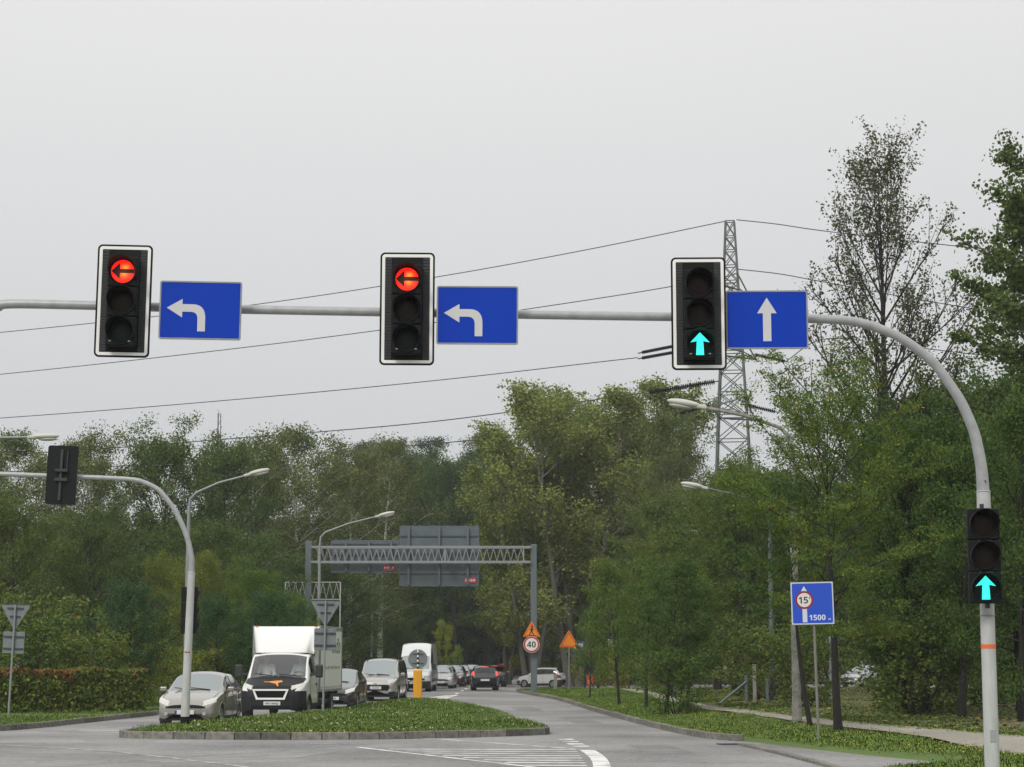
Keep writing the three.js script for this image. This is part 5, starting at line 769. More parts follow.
// ---------------------------------------------------------------- trees and shrubs: grown branch by branch, leaves as small blades
const GA = 2.399963;
function growTree(o, seed) {
  const r = mulberry(seed), gs = () => (r() + r() + r() - 1.5) * 1.15, wood = [], Lp = [], Ln = [], Lc = [], Li = [];
  const H = o.H, clear = o.clear * H;
  const leaf = (c, ax) => {
    const l = o.leaf * (0.65 + r() * 0.7), w = l * (o.aspect ?? 0.55);
    const u = V(gs(), gs() - (o.hang ?? 0.4), gs()).addScaledVector(ax, 0.5).normalize(), v = V(gs(), gs() * 0.5, gs()).cross(u).normalize(), n = V().crossVectors(u, v);
    if (n.y < 0) n.negate(), v.negate();
    const k = Lp.length / 3, t = r(), tone = (0.78 + r() * 0.44) * 2.15, dry = r() < (o.dry ?? 0.03);
    const C = dry ? (o.dryC ?? [0.11, 0.09, 0.02]) : [lerp(o.c0[0], o.c1[0], t), lerp(o.c0[1], o.c1[1], t), lerp(o.c0[2], o.c1[2], t)];
    for (const [a, b] of [[-0.5, 0], [-0.05, 0.5], [0.5, 0], [-0.05, -0.5]]) { Lp.push(c.x + u.x * l * a + v.x * w * b, c.y + u.y * l * a + v.y * w * b, c.z + u.z * l * a + v.z * w * b); Ln.push(n.x, n.y, n.z); Lc.push(C[0] * tone * 1.16, C[1] * tone, C[2] * tone * 0.85); }
    Li.push(k, k + 2, k + 1, k, k + 3, k + 2);
  };
  const path = (from, dir, len, n, bend, wobble) => { const P = [from.clone()], d = dir.clone(), p = from.clone(); for (let i = 0; i < n; i++) { d.x += gs() * wobble; d.z += gs() * wobble; d.y += bend / n + gs() * wobble * 0.6; d.normalize(); p.addScaledVector(d, len / n); P.push(p.clone()); } return { P, d }; };
  const cluster = (c, n, rc, ax) => { for (let i = 0; i < n; i++) leaf(V(c.x + gs() * rc, c.y + gs() * rc * (o.flat ?? 0.75) - (o.weep ?? 0) * r() * rc, c.z + gs() * rc), ax); };
  const trunks = o.trunks ?? 1; const tops = [];
  for (let q = 0; q < trunks; q++) {
    const az = (q / trunks) * 6.28 + r(), lean = V(trunks > 1 ? Math.cos(az) * (o.splay ?? 0.16) : (o.lean ?? [0, 0])[0] + gs() * 0.025, 1, trunks > 1 ? Math.sin(az) * (o.splay ?? 0.16) : (o.lean ?? [0, 0])[1] + gs() * 0.025).normalize();
    const t = path(V(trunks > 1 ? Math.cos(az) * o.r0 * 0.8 : 0, -0.1, trunks > 1 ? Math.sin(az) * o.r0 * 0.8 : 0), lean, H * (o.trunkTop ?? 0.93) * (q ? 0.8 + r() * 0.2 : 1), 12, 0.06, o.wobble ?? 0.035);
    wood.push(sweep(t.P, (f) => o.r0 * (1 - f * 0.92) * (f < 0.04 ? 1.35 : 1) / Math.sqrt(trunks) * 1.15, 8, false)); tops.push(t.P);
  }
  const nL = o.limbs;
  for (let i = 0; i < nL; i++) {
    const P = tops[i % trunks], f = Math.pow((i + r() * 0.7) / nL, o.limbPow ?? 0.9), y = lerp(clear, H * 0.97, f), top = P[P.length - 1].y, k = clamp(y / top) * (P.length - 1), a = Math.floor(Math.min(P.length - 2, k)), from = P[a].clone().lerp(P[a + 1], k - a);
    const az = i * GA + gs() * 0.4, rad = o.env(f) * (0.72 + r() * 0.45), el = lerp(o.el[0], o.el[1], f) + gs() * 0.14, len = rad / Math.max(0.35, Math.cos(el));
    const L = path(from, V(Math.cos(az) * Math.cos(el), Math.sin(el), Math.sin(az) * Math.cos(el)), len, 6, o.bend ?? 0.1, 0.07), rl = Math.max(0.012, o.r0 * 0.34 * (1 - f * 0.65) * Math.min(1, len / (o.env(0.3) + 0.01)));
    wood.push(sweep(L.P, (t) => rl * (1 - t * 0.85), 5, false));
    const m = Math.max(2, Math.round(o.subs * (0.4 + 0.6 * Math.min(1.3, len / o.env(0.35)))));
    for (let j = 0; j < m; j++) {
      const g = lerp(o.inner ?? 0.22, 1, (j + r() * 0.6) / m), kk = g * 5.99, b = Math.floor(kk), st = L.P[b].clone().lerp(L.P[Math.min(6, b + 1)], kk - b), dir = V().subVectors(L.P[Math.min(6, b + 1)], L.P[Math.max(0, b - 1)]).normalize();
      dir.add(V(gs(), gs() * 0.6 + (o.subUp ?? 0.15), gs()).multiplyScalar(0.85)).normalize();
      const sl = o.subLen * (1.25 - 0.6 * g) * (0.6 + r() * 0.7), S = path(st, dir, sl, 3, o.subBend ?? -0.05, 0.09);
      wood.push(sweep(S.P, (t) => Math.max(0.006, rl * 0.42) * (1 - t * 0.75), 3, false));
      for (let c = 0; c < o.clusters; c++) { const h = lerp(0.25, 1.0, (c + 0.4 + r() * 0.6) / o.clusters), z = Math.min(2.99, h * 3), w = Math.floor(z), pt = S.P[w].clone().lerp(S.P[w + 1], z - w); cluster(pt, Math.round(o.n * (0.5 + r())), o.rc * (0.7 + r() * 0.6), S.d); }
    }
  }
  const lg = new THREE.BufferGeometry(); lg.setAttribute('position', new THREE.Float32BufferAttribute(Lp, 3)); lg.setAttribute('normal', new THREE.Float32BufferAttribute(Ln, 3)); lg.setAttribute('color', new THREE.Float32BufferAttribute(Lc, 3)); lg.setIndex(Li);
  lg.computeBoundingBox();
  return { top: lg.boundingBox.max.y, wood: mergeGeometries(wood.map(clean)), leaves: lg, tris: Li.length / 3 };
}
const barkMats = { dark: std([0.02, 0.018, 0.0155], 0.95, { bumpMap: barkTex, bumpScale: 0.015 }), grey: std([0.1, 0.092, 0.078], 0.95, { bumpMap: barkTex, bumpScale: 0.012 }), birch: std([0.42, 0.41, 0.38], 0.85), brown: std([0.065, 0.052, 0.04], 0.95, { bumpMap: barkTex, bumpScale: 0.015 }) };
const leafMats = {}; function leafMat(t) { const k = t.join(); return (leafMats[k] ??= phys(t, 0.62, { vertexColors: true, transmission: 0.36, thickness: 0, specularIntensity: 0.2 })); }
let triCount = 0;
function treeProto(o, seed) { const g = growTree(o, seed); triCount += g.tris; return { g, o }; }
function plant(name, label, category, proto, bark, tint, x, d, sc, turn, group, y = 0.06) {
  const o = thing(name, label, category, [x, y, -d], turn, group); if (Array.isArray(sc)) o.scale.set(...sc); else o.scale.setScalar(sc);
  part('trunk', proto.g.wood, barkMats[bark], o); part('crown', proto.g.leaves, leafMat(tint), o); return o;
}
const egg = (R, p = 0.35) => (f) => R * Math.pow(Math.sin(Math.PI * clamp(0.12 + 0.88 * Math.pow(f, 0.8 + p * 0.2), 0, 0.99)), 0.75) * (f > 0.7 ? lerp(1, 0.55, (f - 0.7) / 0.3) : 1);
const protoSpecs = {
  birchA: { H: 15, clear: 0.22, r0: 0.17, limbs: 34, subs: 6, clusters: 3, n: 43, rc: 0.42, subLen: 1.3, leaf: 0.11, aspect: 0.7, env: egg(2.6), el: [0.45, 1.05], bend: -0.1, subBend: -0.5, weep: 0.9, hang: 0.7, c0: [0.034, 0.06, 0.02], c1: [0.072, 0.1, 0.034], dry: 0.04 },
  birchB: { H: 14, clear: 0.15, r0: 0.16, limbs: 38, subs: 6, clusters: 3, n: 43, rc: 0.45, subLen: 1.4, leaf: 0.11, aspect: 0.7, env: egg(3.1), el: [0.35, 1.0], bend: -0.15, subBend: -0.6, weep: 1.1, hang: 0.7, c0: [0.034, 0.058, 0.02], c1: [0.076, 0.1, 0.034], dry: 0.05 },
  broadA: { H: 12, clear: 0.14, r0: 0.22, limbs: 34, subs: 8, clusters: 3, n: 46, rc: 0.42, subLen: 1.25, leaf: 0.12, aspect: 0.62, env: egg(3.7), el: [0.2, 1.1], c0: [0.022, 0.048, 0.014], c1: [0.05, 0.085, 0.022], dry: 0.01 },
  broadB: { H: 12, clear: 0.2, r0: 0.2, limbs: 32, subs: 8, clusters: 3, n: 46, rc: 0.4, subLen: 1.3, leaf: 0.12, aspect: 0.62, env: egg(3.2, 0.8), el: [0.35, 1.2], c0: [0.024, 0.05, 0.014], c1: [0.052, 0.088, 0.022], dry: 0.02 },
  broadC: { H: 11, clear: 0.1, r0: 0.2, limbs: 36, subs: 8, clusters: 3, n: 46, rc: 0.48, subLen: 1.4, leaf: 0.12, aspect: 0.62, env: egg(4.1, 0.2), el: [0.1, 1.0], c0: [0.024, 0.05, 0.014], c1: [0.054, 0.09, 0.022], dry: 0.01 },
  poplar: { H: 21, clear: 0.13, r0: 0.34, trunks: 3, splay: 0.17, limbs: 54, subs: 7, clusters: 3, n: 43, rc: 0.55, subLen: 1.9, leaf: 0.17, aspect: 0.75, env: egg(3.6), el: [0.55, 1.15], bend: 0.25, subUp: 0.5, subBend: 0.25, c0: [0.05, 0.075, 0.022], c1: [0.105, 0.13, 0.042], dry: 0.04 },
  fir: { H: 23, clear: 0.1, r0: 0.3, limbs: 80, limbPow: 0.95, subs: 6, clusters: 2, n: 24, rc: 0.38, subLen: 0.95, leaf: 0.2, aspect: 0.3, env: (f) => lerp(2.9, 0.35, f) * (0.85 + 0.3 * Math.sin(f * 40) ** 2), el: [-0.15, 0.7], bend: 0.15, c0: [0.012, 0.026, 0.012], c1: [0.026, 0.045, 0.02], dry: 0 },
  round: { H: 4.9, clear: 0.3, r0: 0.09, limbs: 30, subs: 7, clusters: 3, n: 30, rc: 0.24, subLen: 0.7, leaf: 0.08, aspect: 0.6, env: egg(1.75, 0.3), el: [0.15, 1.2], c0: [0.016, 0.042, 0.018], c1: [0.034, 0.07, 0.028], dry: 0 },
  young: { H: 6.2, clear: 0.2, r0: 0.085, limbs: 32, subs: 7, clusters: 3, n: 26, rc: 0.23, subLen: 0.85, leaf: 0.092, aspect: 0.5, env: egg(1.8, 0.4), el: [0.3, 1.15], hang: 0.6, c0: [0.022, 0.052, 0.014], c1: [0.05, 0.088, 0.024], dry: 0.03, dryC: [0.1, 0.1, 0.02] },
  shrub: { H: 2.6, clear: 0.04, r0: 0.06, trunks: 4, splay: 0.4, limbs: 30, subs: 5, clusters: 2, n: 18, rc: 0.24, subLen: 0.6, leaf: 0.1, aspect: 0.6, env: egg(1.15, 0.2), el: [0.3, 1.1], c0: [0.03, 0.06, 0.016], c1: [0.075, 0.11, 0.026], dry: 0.04 },
};
const T = Object.fromEntries(Object.entries(protoSpecs).map(([k, s], i) => [k, treeProto(s, 100 + i * 7)]));
const rt = mulberry(909), turnR = () => rt() * 6.28;
// trees placed as [species, x, depth, height, bark, tint]
const sp = (k, h) => h / T[k].g.top;
function setTree(k, x, d, h, tint, label, group, name, bark, wide = 1) { const s = sp(k, h); return plant(name, label, 'tree', T[k], bark, tint, x, d, [s * wide, s, s * wide], turnR(), group); }
{ // left wood
  const BL = 'weeping birch in the tall row behind the hedge and roundabout trees', G = 'birches beyond the oncoming lanes';
  for (const [k, px, d, h, w] of [['birchA', -26.5, 108, 14.6, 1.1], ['birchB', -24.2, 116, 15.6, 1], ['birchA', -22.8, 112, 13.4, 1], ['birchB', -15.9, 126, 16.6, 1.05], ['birchA', -13.7, 130, 17.6, 1.1], ['birchB', -11, 134, 17.2, 1], ['birchA', -9.5, 146, 18.3, 1.1], ['birchB', -30, 112, 15, 1.1], ['birchA', -17.6, 140, 16.4, 1.2], ['birchB', -12.3, 152, 17.6, 1.2], ['birchA', -20.5, 150, 16, 1.2]]) setTree(k, px, d, h, [1.0, 1.0, 1.0], BL, G, 'birch_tree', 'birch', w);
  setTree('broadB', -19.9, 116, 16.4, [1.1, 1.05, 1.2], 'tallest dark green tree beside the far radio mast', undefined, 'broadleaf_tree', 'dark', 0.95);
  setTree('broadA', -17.4, 121, 15.9, [1.05, 1.02, 1.2], 'dark green tree in front of the far radio mast', undefined, 'broadleaf_tree', 'dark', 0.85);
  const DL = 'dark broadleaf tree in the wood behind the clipped hedge', DG = 'broadleaf trees behind the hedge';
  for (const [k, x, d, h, tt, w] of [['broadC', -21.5, 86, 8.8, [1.15, 1.0, 1.0], 1], ['broadA', -19, 90, 8.4, [1.1, 1.0, 1.1], 1], ['broadB', -24, 92, 10, [1.2, 1.05, 1.1], 1.2], ['broadC', -15, 104, 9.2, [1.0, 1, 1.1], 1.2], ['broadA', -27, 100, 11.2, [1.2, 1.05, 1.2], 1.2], ['broadB', -21, 103, 10.6, [1.05, 1, 1.15], 1.2], ['broadC', -17.8, 111, 9.8, [0.95, 0.95, 1.05], 1.2], ['broadA', -12.4, 116, 8.2, [0.9, 0.92, 1], 1.1], ['broadB', -32, 110, 12, [1.1, 1, 1.1], 1.3], ['broadC', -10.8, 128, 8, [0.85, 0.9, 1], 1.2], ['broadA', -13.8, 138, 9, [0.8, 0.85, 0.95], 1.2]]) setTree(k, x, d, h, tt, DL, DG, 'broadleaf_tree', 'dark', w);
  setTree('broadC', -14.3, 91, 6.9, [1.9, 1.45, 1.0], 'yellowing green low tree above the silver hatchback', undefined, 'broadleaf_tree', 'dark', 0.85);
  setTree('broadA', -16.3, 95, 7.2, [1.75, 1.4, 1.0], 'yellowing green low tree left of the island mast behind dark round tree', undefined, 'broadleaf_tree', 'dark', 0.8);
  setTree('broadB', -11.6, 88, 6.4, [1.3, 1.35, 0.95], 'bright green low tree above the box truck roof', undefined, 'broadleaf_tree', 'dark', 0.95);
  setTree('broadC', -10.4, 97, 5.2, [1.25, 1.25, 0.95], 'bright green low tree beside the gantry leg above the truck', undefined, 'broadleaf_tree', 'dark', 0.8);
  setTree('round', -13.95, 74, 4.95, [1.0, 1.0, 1.05], 'small dark round-headed tree standing behind the hedge end', undefined, 'ornamental_tree', 'dark', 1.05);
  setTree('round', -11.9, 82, 4.6, [0.9, 1.0, 0.9], 'small dark round-headed tree directly behind the silver hatchback', undefined, 'ornamental_tree', 'dark', 1.1);
  setTree('round', -9.9, 84, 4.9, [0.9, 1.05, 0.9], 'small dark round-headed tree behind the box truck cab', undefined, 'ornamental_tree', 'dark', 1.1);
  const SL = 'leafy yellow-green shrub growing behind the clipped hedge', SG = 'shrubs behind the hedge';
  for (const [x, d, h, tt] of [[-16.9, 70, 2.9, [0.85, 0.95, 0.9]], [-15.2, 72, 2.3, [1.2, 1.15, 1]], [-14.0, 76, 2.1, [1.6, 1.4, 1]], [-18.6, 68, 2.4, [0.9, 1, 0.9]], [-17.8, 74, 3.6, [0.95, 0.9, 0.9]], [-13.0, 80, 1.9, [1.5, 1.3, 1]], [-20, 74, 3.4, [0.9, 0.95, 0.9]], [-16.0, 79, 3.2, [0.9, 1, 0.9]], [-11.5, 92, 2.2, [0.8, 0.9, 0.9]], [-10.4, 106, 2.4, [0.88, 0.92, 0.9]]]) { const s = h / 2.6; plant('shrub', SL, 'shrub', T.shrub, 'dark', tt, x, d, [s * 1.15, s, s * 1.15], turnR(), SG); }
}
{ // centre: dark firs far behind, poplars, small yellow tree
  const FL = 'tall dark conifer closing the road end behind the gantry', FG = 'conifers behind the gantry';
  for (const [x, d, h, w] of [[-12.7, 196, 23, 1.3], [-10.2, 203, 24.2, 1.3], [-8, 198, 23.6, 1.3], [-6, 206, 25, 1.3], [-3.6, 202, 24.6, 1.3], [-1.2, 210, 24, 1.4], [1.6, 206, 22, 1.4], [4.4, 212, 21, 1.4], [-15.5, 205, 22, 1.4], [-9, 222, 24, 1.5], [-4.5, 226, 24, 1.5], [0.5, 228, 23, 1.5], [7, 222, 20, 1.5], [-14, 226, 22, 1.5]]) setTree('fir', x, d, h, [1, 1, 1], FL, FG, 'conifer_tree', 'dark', w);
  const CL = 'tall dark green broadleaf tree closing the road end behind the gantry', CG = 'tall trees behind the gantry';
  for (const [k, x, d, h, w] of [['broadB', -11.2, 190, 22.6, 0.75], ['broadA', -8.2, 194, 23.2, 0.7], ['broadB', -5.2, 190, 23.4, 0.75], ['broadA', -2.4, 194, 23.2, 0.7], ['broadB', -14.4, 186, 21.8, 0.75]]) setTree(k, x, d, h, [0.8, 0.88, 0.95], CL, CG, 'broadleaf_tree', 'dark', w);
  const UL = 'dark understorey tree at the road end under the conifers', UG = 'understorey trees at the road end';
  for (const [k, x, d, h] of [['broadA', -11.5, 180, 11], ['broadB', -13.5, 170, 10], ['broadC', -9.5, 192, 10], ['broadB', -7, 196, 11], ['broadA', -3.5, 216, 12], ['broadC', 0, 214, 10], ['broadA', 4.5, 178, 12], ['broadC', 3.4, 166, 9], ['broadB', 6.5, 168, 11], ['broadA', -9.8, 168, 7], ['broadC', -6.5, 210, 9], ['broadB', 2.6, 192, 12], ['broadA', 9.5, 172, 12], ['broadC', -10, 157, 6]]) setTree(k, x, d, h, [0.85, 0.88, 0.9], UL, UG, 'understorey_tree', 'dark', 1.15);
  setTree('young', -5.65, 172, 5.3, [3.0, 2.2, 0.95], 'slim yellow-green young tree standing at the road end', undefined, 'young_tree', 'dark', 0.72);
  setTree('young', -4.9, 180, 3.2, [2.2, 2.0, 1.3], 'low yellow-green sapling at the road end beside slim young tree', undefined, 'young_tree', 'dark', 0.7);
  const nth = ['first', 'second', 'third', 'fourth', 'fifth', 'sixth'], PL = '# tall pale green poplar behind the gantry, counted from its leg', PG = 'poplars beside the road';
  for (const [x, d, h, w, tt] of [[1.3, 142, 18.8, 0.9, [1.05, 1.03, 0.98]], [4.2, 138, 21.0, 1.0, [1.1, 1.05, 1]], [7.2, 144, 22, 0.95, [1.0, 1.02, 1]], [9.4, 150, 21.8, 0.9, [1.05, 1.05, 1.1]], [-0.4, 150, 16.0, 0.8, [1.05, 1.03, 0.95]], [5.6, 156, 21.5, 1.0, [0.95, 1, 1]]]) setTree('poplar', x, d, h, [tt[0] * 1.08, tt[1] * 1.18, tt[2] * 1.15], PL.replace('#', nth[Math.round([-0.4, 1.3, 4.2, 5.6, 7.2, 9.4].indexOf(x))]), PG, 'poplar_tree', 'grey', w * 1.22);
  setTree('broadC', 0.9, 150, 11, [1.7, 1.25, 0.9], 'olive yellow low tree right behind the gantry leg', undefined, 'broadleaf_tree', 'dark', 0.8);
  setTree('birchA', 10.2, 128, 18.2, [1.0, 1.0, 1.05], 'airy thin-crowned birch just beside the pylon foot', undefined, 'birch_tree', 'grey', 0.9);
  setTree('birchB', 12.2, 146, 19, [0.95, 1.0, 1.05], 'airy thin-crowned birch behind the pylon foot', undefined, 'birch_tree', 'grey', 1);
}
{ // right wood
  const RL = 'dense broadleaf tree in the wood beyond the footpath', RG = 'broadleaf trees beyond the footpath';
  for (const [k, x, d, h, tt, w] of [['broadB', 9.2, 84, 9.8, [1.25, 1.15, 1], 1], ['broadA', 7.3, 92, 8.2, [1.5, 1.25, 1], 0.9], ['broadC', 10.8, 88, 11, [1.2, 1.15, 1], 1], ['broadA', 16.3, 83, 12.6, [1.0, 1.05, 1], 1], ['broadB', 17.4, 80, 14.2, [0.95, 1.0, 0.9], 1.1], ['broadC', 20.5, 78, 14.4, [1.2, 1.15, 0.95], 1.1], ['broadA', 16.4, 68, 12, [0.85, 0.95, 0.9], 0.9], ['broadB', 18.6, 66, 12.2, [1.9, 1.75, 1.0], 0.85], ['broadA', 10.6, 104, 11.5, [1.3, 1.15, 1.0], 1], ['broadB', 14, 108, 13.5, [1.1, 1.05, 1], 1.1], ['broadC', 18.5, 100, 13.8, [0.95, 1, 0.9], 1.1], ['broadA', 24, 96, 14.5, [0.9, 1, 0.9], 1.2], ['broadB', 28, 104, 15, [0.85, 0.95, 0.9], 1.3], ['broadC', 33, 114, 15, [0.85, 0.95, 0.9], 1.3], ['broadA', 8.3, 116, 12, [1.35, 1.2, 1], 1], ['broadC', 13, 160, 14, [0.92, 0.94, 0.92], 1.3], ['broadA', 18, 164, 14, [0.9, 0.93, 0.92], 1.3], ['broadB', 24, 168, 15, [0.9, 0.93, 0.92], 1.4], ['broadC', 30, 160, 14, [0.9, 0.93, 0.92], 1.3], ['broadA', 36, 164, 15, [0.9, 0.93, 0.92], 1.4], ['broadA', 23.5, 72, 12, [1.0, 1.05, 0.9], 1.1], ['broadB', 42, 158, 15, [0.9, 0.93, 0.92], 1.4]]) setTree(k, x, d, h, tt, RL, RG, 'broadleaf_tree', 'dark', w);
  const nth2 = ['first', 'second', 'third', 'fourth', 'fifth'], KX = [11.0, 11.75, 12.2, 12.7, 14.6], KL = '# dark-trunked tree of the group beside the white signal mast, counted from locust tree', KG = 'dark trunks beside the signal mast';
  for (const [k, x, d, h, w] of [['broadB', 11.0, 57, 9.6, 0.95], ['broadA', 11.75, 57.6, 9.2, 0.9], ['broadB', 12.2, 55, 9.4, 0.8], ['broadC', 12.7, 50.5, 8.8, 0.75], ['broadA', 14.6, 58, 9.6, 0.9]]) { const t = setTree(k, x, d, h, [0.85, 0.95, 0.9], KL.replace('#', nth2[KX.indexOf(x)]), KG, 'broadleaf_tree', 'dark', w); }
  // young verge trees by the kerb
  const YL = { 75: 'slim young verge tree closest to the amber warning sign', 68: 'slim young verge tree, second from the amber warning sign', 62.5: 'dense low-crowned young verge tree, third from the amber warning sign', 64.5: 'pale spreading young tree beside the footpath, behind dense low-crowned one' }, YG = 'young trees on the verge';
  for (const [x, d, h, w, tt] of [[3.98, 75, 5.7, 0.8, [1.35, 1.25, 1]], [4.5, 68, 5.5, 0.9, [1.2, 1.15, 1]], [4.75, 62.5, 5.1, 1.05, [0.95, 1.0, 0.95]], [5.6, 64.5, 4.6, 1.15, [1.3, 1.25, 1]]]) setTree('young', x, d, h, tt, YL[d], YG, 'young_tree', 'dark', w);
  setTree('round', 3.4, 88, 4.4, [1.75, 1.5, 1.0], 'bright round-headed small tree overhanging the plain amber warning sign', undefined, 'ornamental_tree', 'dark', 0.55);
  const BL2 = 'low dark bush at the foot of the wood beyond the footpath', BG = 'bushes under the wood';
  for (const [x, d, h, tt] of [[5.0, 61.5, 1.7, [0.75, 0.9, 0.9]], [9.2, 64, 2.2, [0.92, 0.94, 0.92]], [8.9, 72, 2.6, [0.85, 0.9, 0.9]], [11.3, 56.2, 2.5, [0.88, 0.92, 0.9]], [11.3, 58.3, 2.3, [0.88, 0.92, 0.9]], [10.3, 77, 2.4, [0.9, 0.9, 0.9]], [13.8, 62, 2.6, [0.88, 0.92, 0.9]], [4.9, 118, 2.2, [1.6, 1.3, 1]], [6.3, 112, 2.0, [1.8, 1.4, 1]], [7.6, 104, 2.4, [1.5, 1.25, 1]], [17, 72, 3, [0.88, 0.92, 0.9]], [9.9, 84, 2.0, [1.5, 1.2, 0.9]]]) { const s = h / 2.6; plant('bush', BL2, 'bush', T.shrub, 'dark', tt, x, d, [s * 1.2, s, s * 1.2], turnR(), BG); }
  // individual trees in front
  const robA = treeProto({ H: 8.5, clear: 0.3, r0: 0.115, limbs: 38, subs: 10, clusters: 4, n: 30, rc: 0.22, flat: 0.42, subLen: 1.0, leaf: 0.08, aspect: 0.42, env: (f) => 2.95 * Math.pow(Math.sin(Math.PI * clamp(0.14 + 0.8 * f, 0, 1)), 0.7), el: [0.12, 1.15], bend: 0.05, hang: 0.5, lean: [-0.03, 0], c0: [0.02, 0.05, 0.013], c1: [0.05, 0.088, 0.022], dry: 0.035, dryC: [0.13, 0.12, 0.018] }, 611);
  plant('locust_tree', 'feathery green locust tree behind the blue 1500 m sign', 'tree', robA, 'dark', [1.4, 1.26, 1.0], 7.3, 45.3, 9.3 / robA.g.top, 0.4);
  const thin = treeProto({ H: 5.6, clear: 0.42, r0: 0.06, limbs: 24, subs: 7, clusters: 3, n: 24, rc: 0.26, flat: 0.42, subLen: 0.8, leaf: 0.08, aspect: 0.42, env: egg(1.6, 0.4), el: [0.2, 1.1], hang: 0.5, lean: [-0.16, 0], c0: [0.02, 0.05, 0.013], c1: [0.045, 0.08, 0.022], dry: 0.01 }, 617);
  plant('locust_tree', 'thin leaning locust tree beside the pale concrete lamp pole', 'tree', thin, 'dark', [1, 1.05, 1], 7.05, 47.6, 1, 0.0);
  const bare = treeProto({ H: 22.5, clear: 0.3, r0: 0.24, limbs: 56, limbPow: 1.0, subs: 9, clusters: 4, n: 8, rc: 0.3, subLen: 1.8, leaf: 0.12, aspect: 0.7, env: (f) => lerp(4.9, 0.6, Math.pow(f, 1.15)), el: [0.62, 1.15], bend: 0.3, subUp: 0.5, subBend: 0.25, c0: [0.025, 0.036, 0.019], c1: [0.05, 0.063, 0.032], dry: 0.05, dryC: [0.055, 0.04, 0.018], wobble: 0.02 }, 623);
  plant('half_bare_tree', 'tall half-bare tree with sparse brownish leaves above the wood', 'tree', bare, 'dark', [1, 1, 1], 14.75, 78, 23.4 / bare.g.top, 1.2);
  const edge = treeProto({ H: 16, clear: 0.16, r0: 0.28, limbs: 60, subs: 8, clusters: 3, n: 42, rc: 0.27, subLen: 1.3, leaf: 0.12, aspect: 0.8, env: (f) => 3.3 * Math.pow(Math.sin(Math.PI * clamp(0.2 + 0.75 * f, 0, 1)), 0.6) * (0.75 + 0.35 * Math.sin(f * 26) ** 2), el: [0.1, 0.9], bend: 0.15, c0: [0.026, 0.05, 0.018], c1: [0.06, 0.092, 0.03], dry: 0.01 }, 631);
  plant('poplar_tree', 'tall leafy poplar rising above the curved end of the portal arm', 'tree', edge, 'grey', [1, 1, 1], 15.25, 56, 17.9 / edge.g.top, 0.8);
}
{ // trees closing the view on all sides
  const FL = 'far broadleaf tree in the wood closing the horizon', FG = 'far trees closing the horizon', kk = ['broadC', 'broadA', 'broadB'], q = mulberry(4242);
  for (let i = 0; i < 40; i++) { const x = -84 + i * 4.3 + (q() - 0.5) * 2, d = 236 + q() * 30; setTree(kk[i % 3], x, d, (x < -14 ? 14 : 17) + q() * 3, [0.95, 0.95, 1.0], FL, FG, 'broadleaf_tree', 'dark', 1.5); }
  for (let i = 0; i < 13; i++) { const x = -64 + i * 3.9 + (q() - 0.5) * 2, d = 160 + q() * 20; setTree(kk[i % 3], x, d, 13 + q() * 2.5, [1.0, 1.0, 1.0], FL, FG, 'broadleaf_tree', 'dark', 1.4); }
  for (let i = 0; i < 9; i++) { const x = 14 + i * 4.2 + (q() - 0.5) * 2, d = 178 + q() * 20; setTree(kk[i % 3], x, d, 15 + q() * 3, [0.85, 0.9, 0.9], FL, FG, 'broadleaf_tree', 'dark', 1.4); }
  const UL = 'low dark undergrowth bush deep in the wood', UG = 'undergrowth deep in the wood';
  for (let i = 0; i < 46; i++) { const left = i < 20, x = left ? -52 + i * 2.1 + (q() - 0.5) : i < 34 ? 12 + (i - 20) * 2.6 + (q() - 0.5) : -12 + (i - 34) * 2 + (q() - 0.5), d = left ? 128 + q() * 16 : i < 34 ? 153 + q() * 8 : 230 + q() * 6, s = (3 + q() * 1.6) / 2.6; plant('bush', UL, 'bush', T.shrub, 'dark', [0.85, 0.9, 0.9], x, d, [s * 1.3, s, s * 1.3], turnR(), UG); }
}
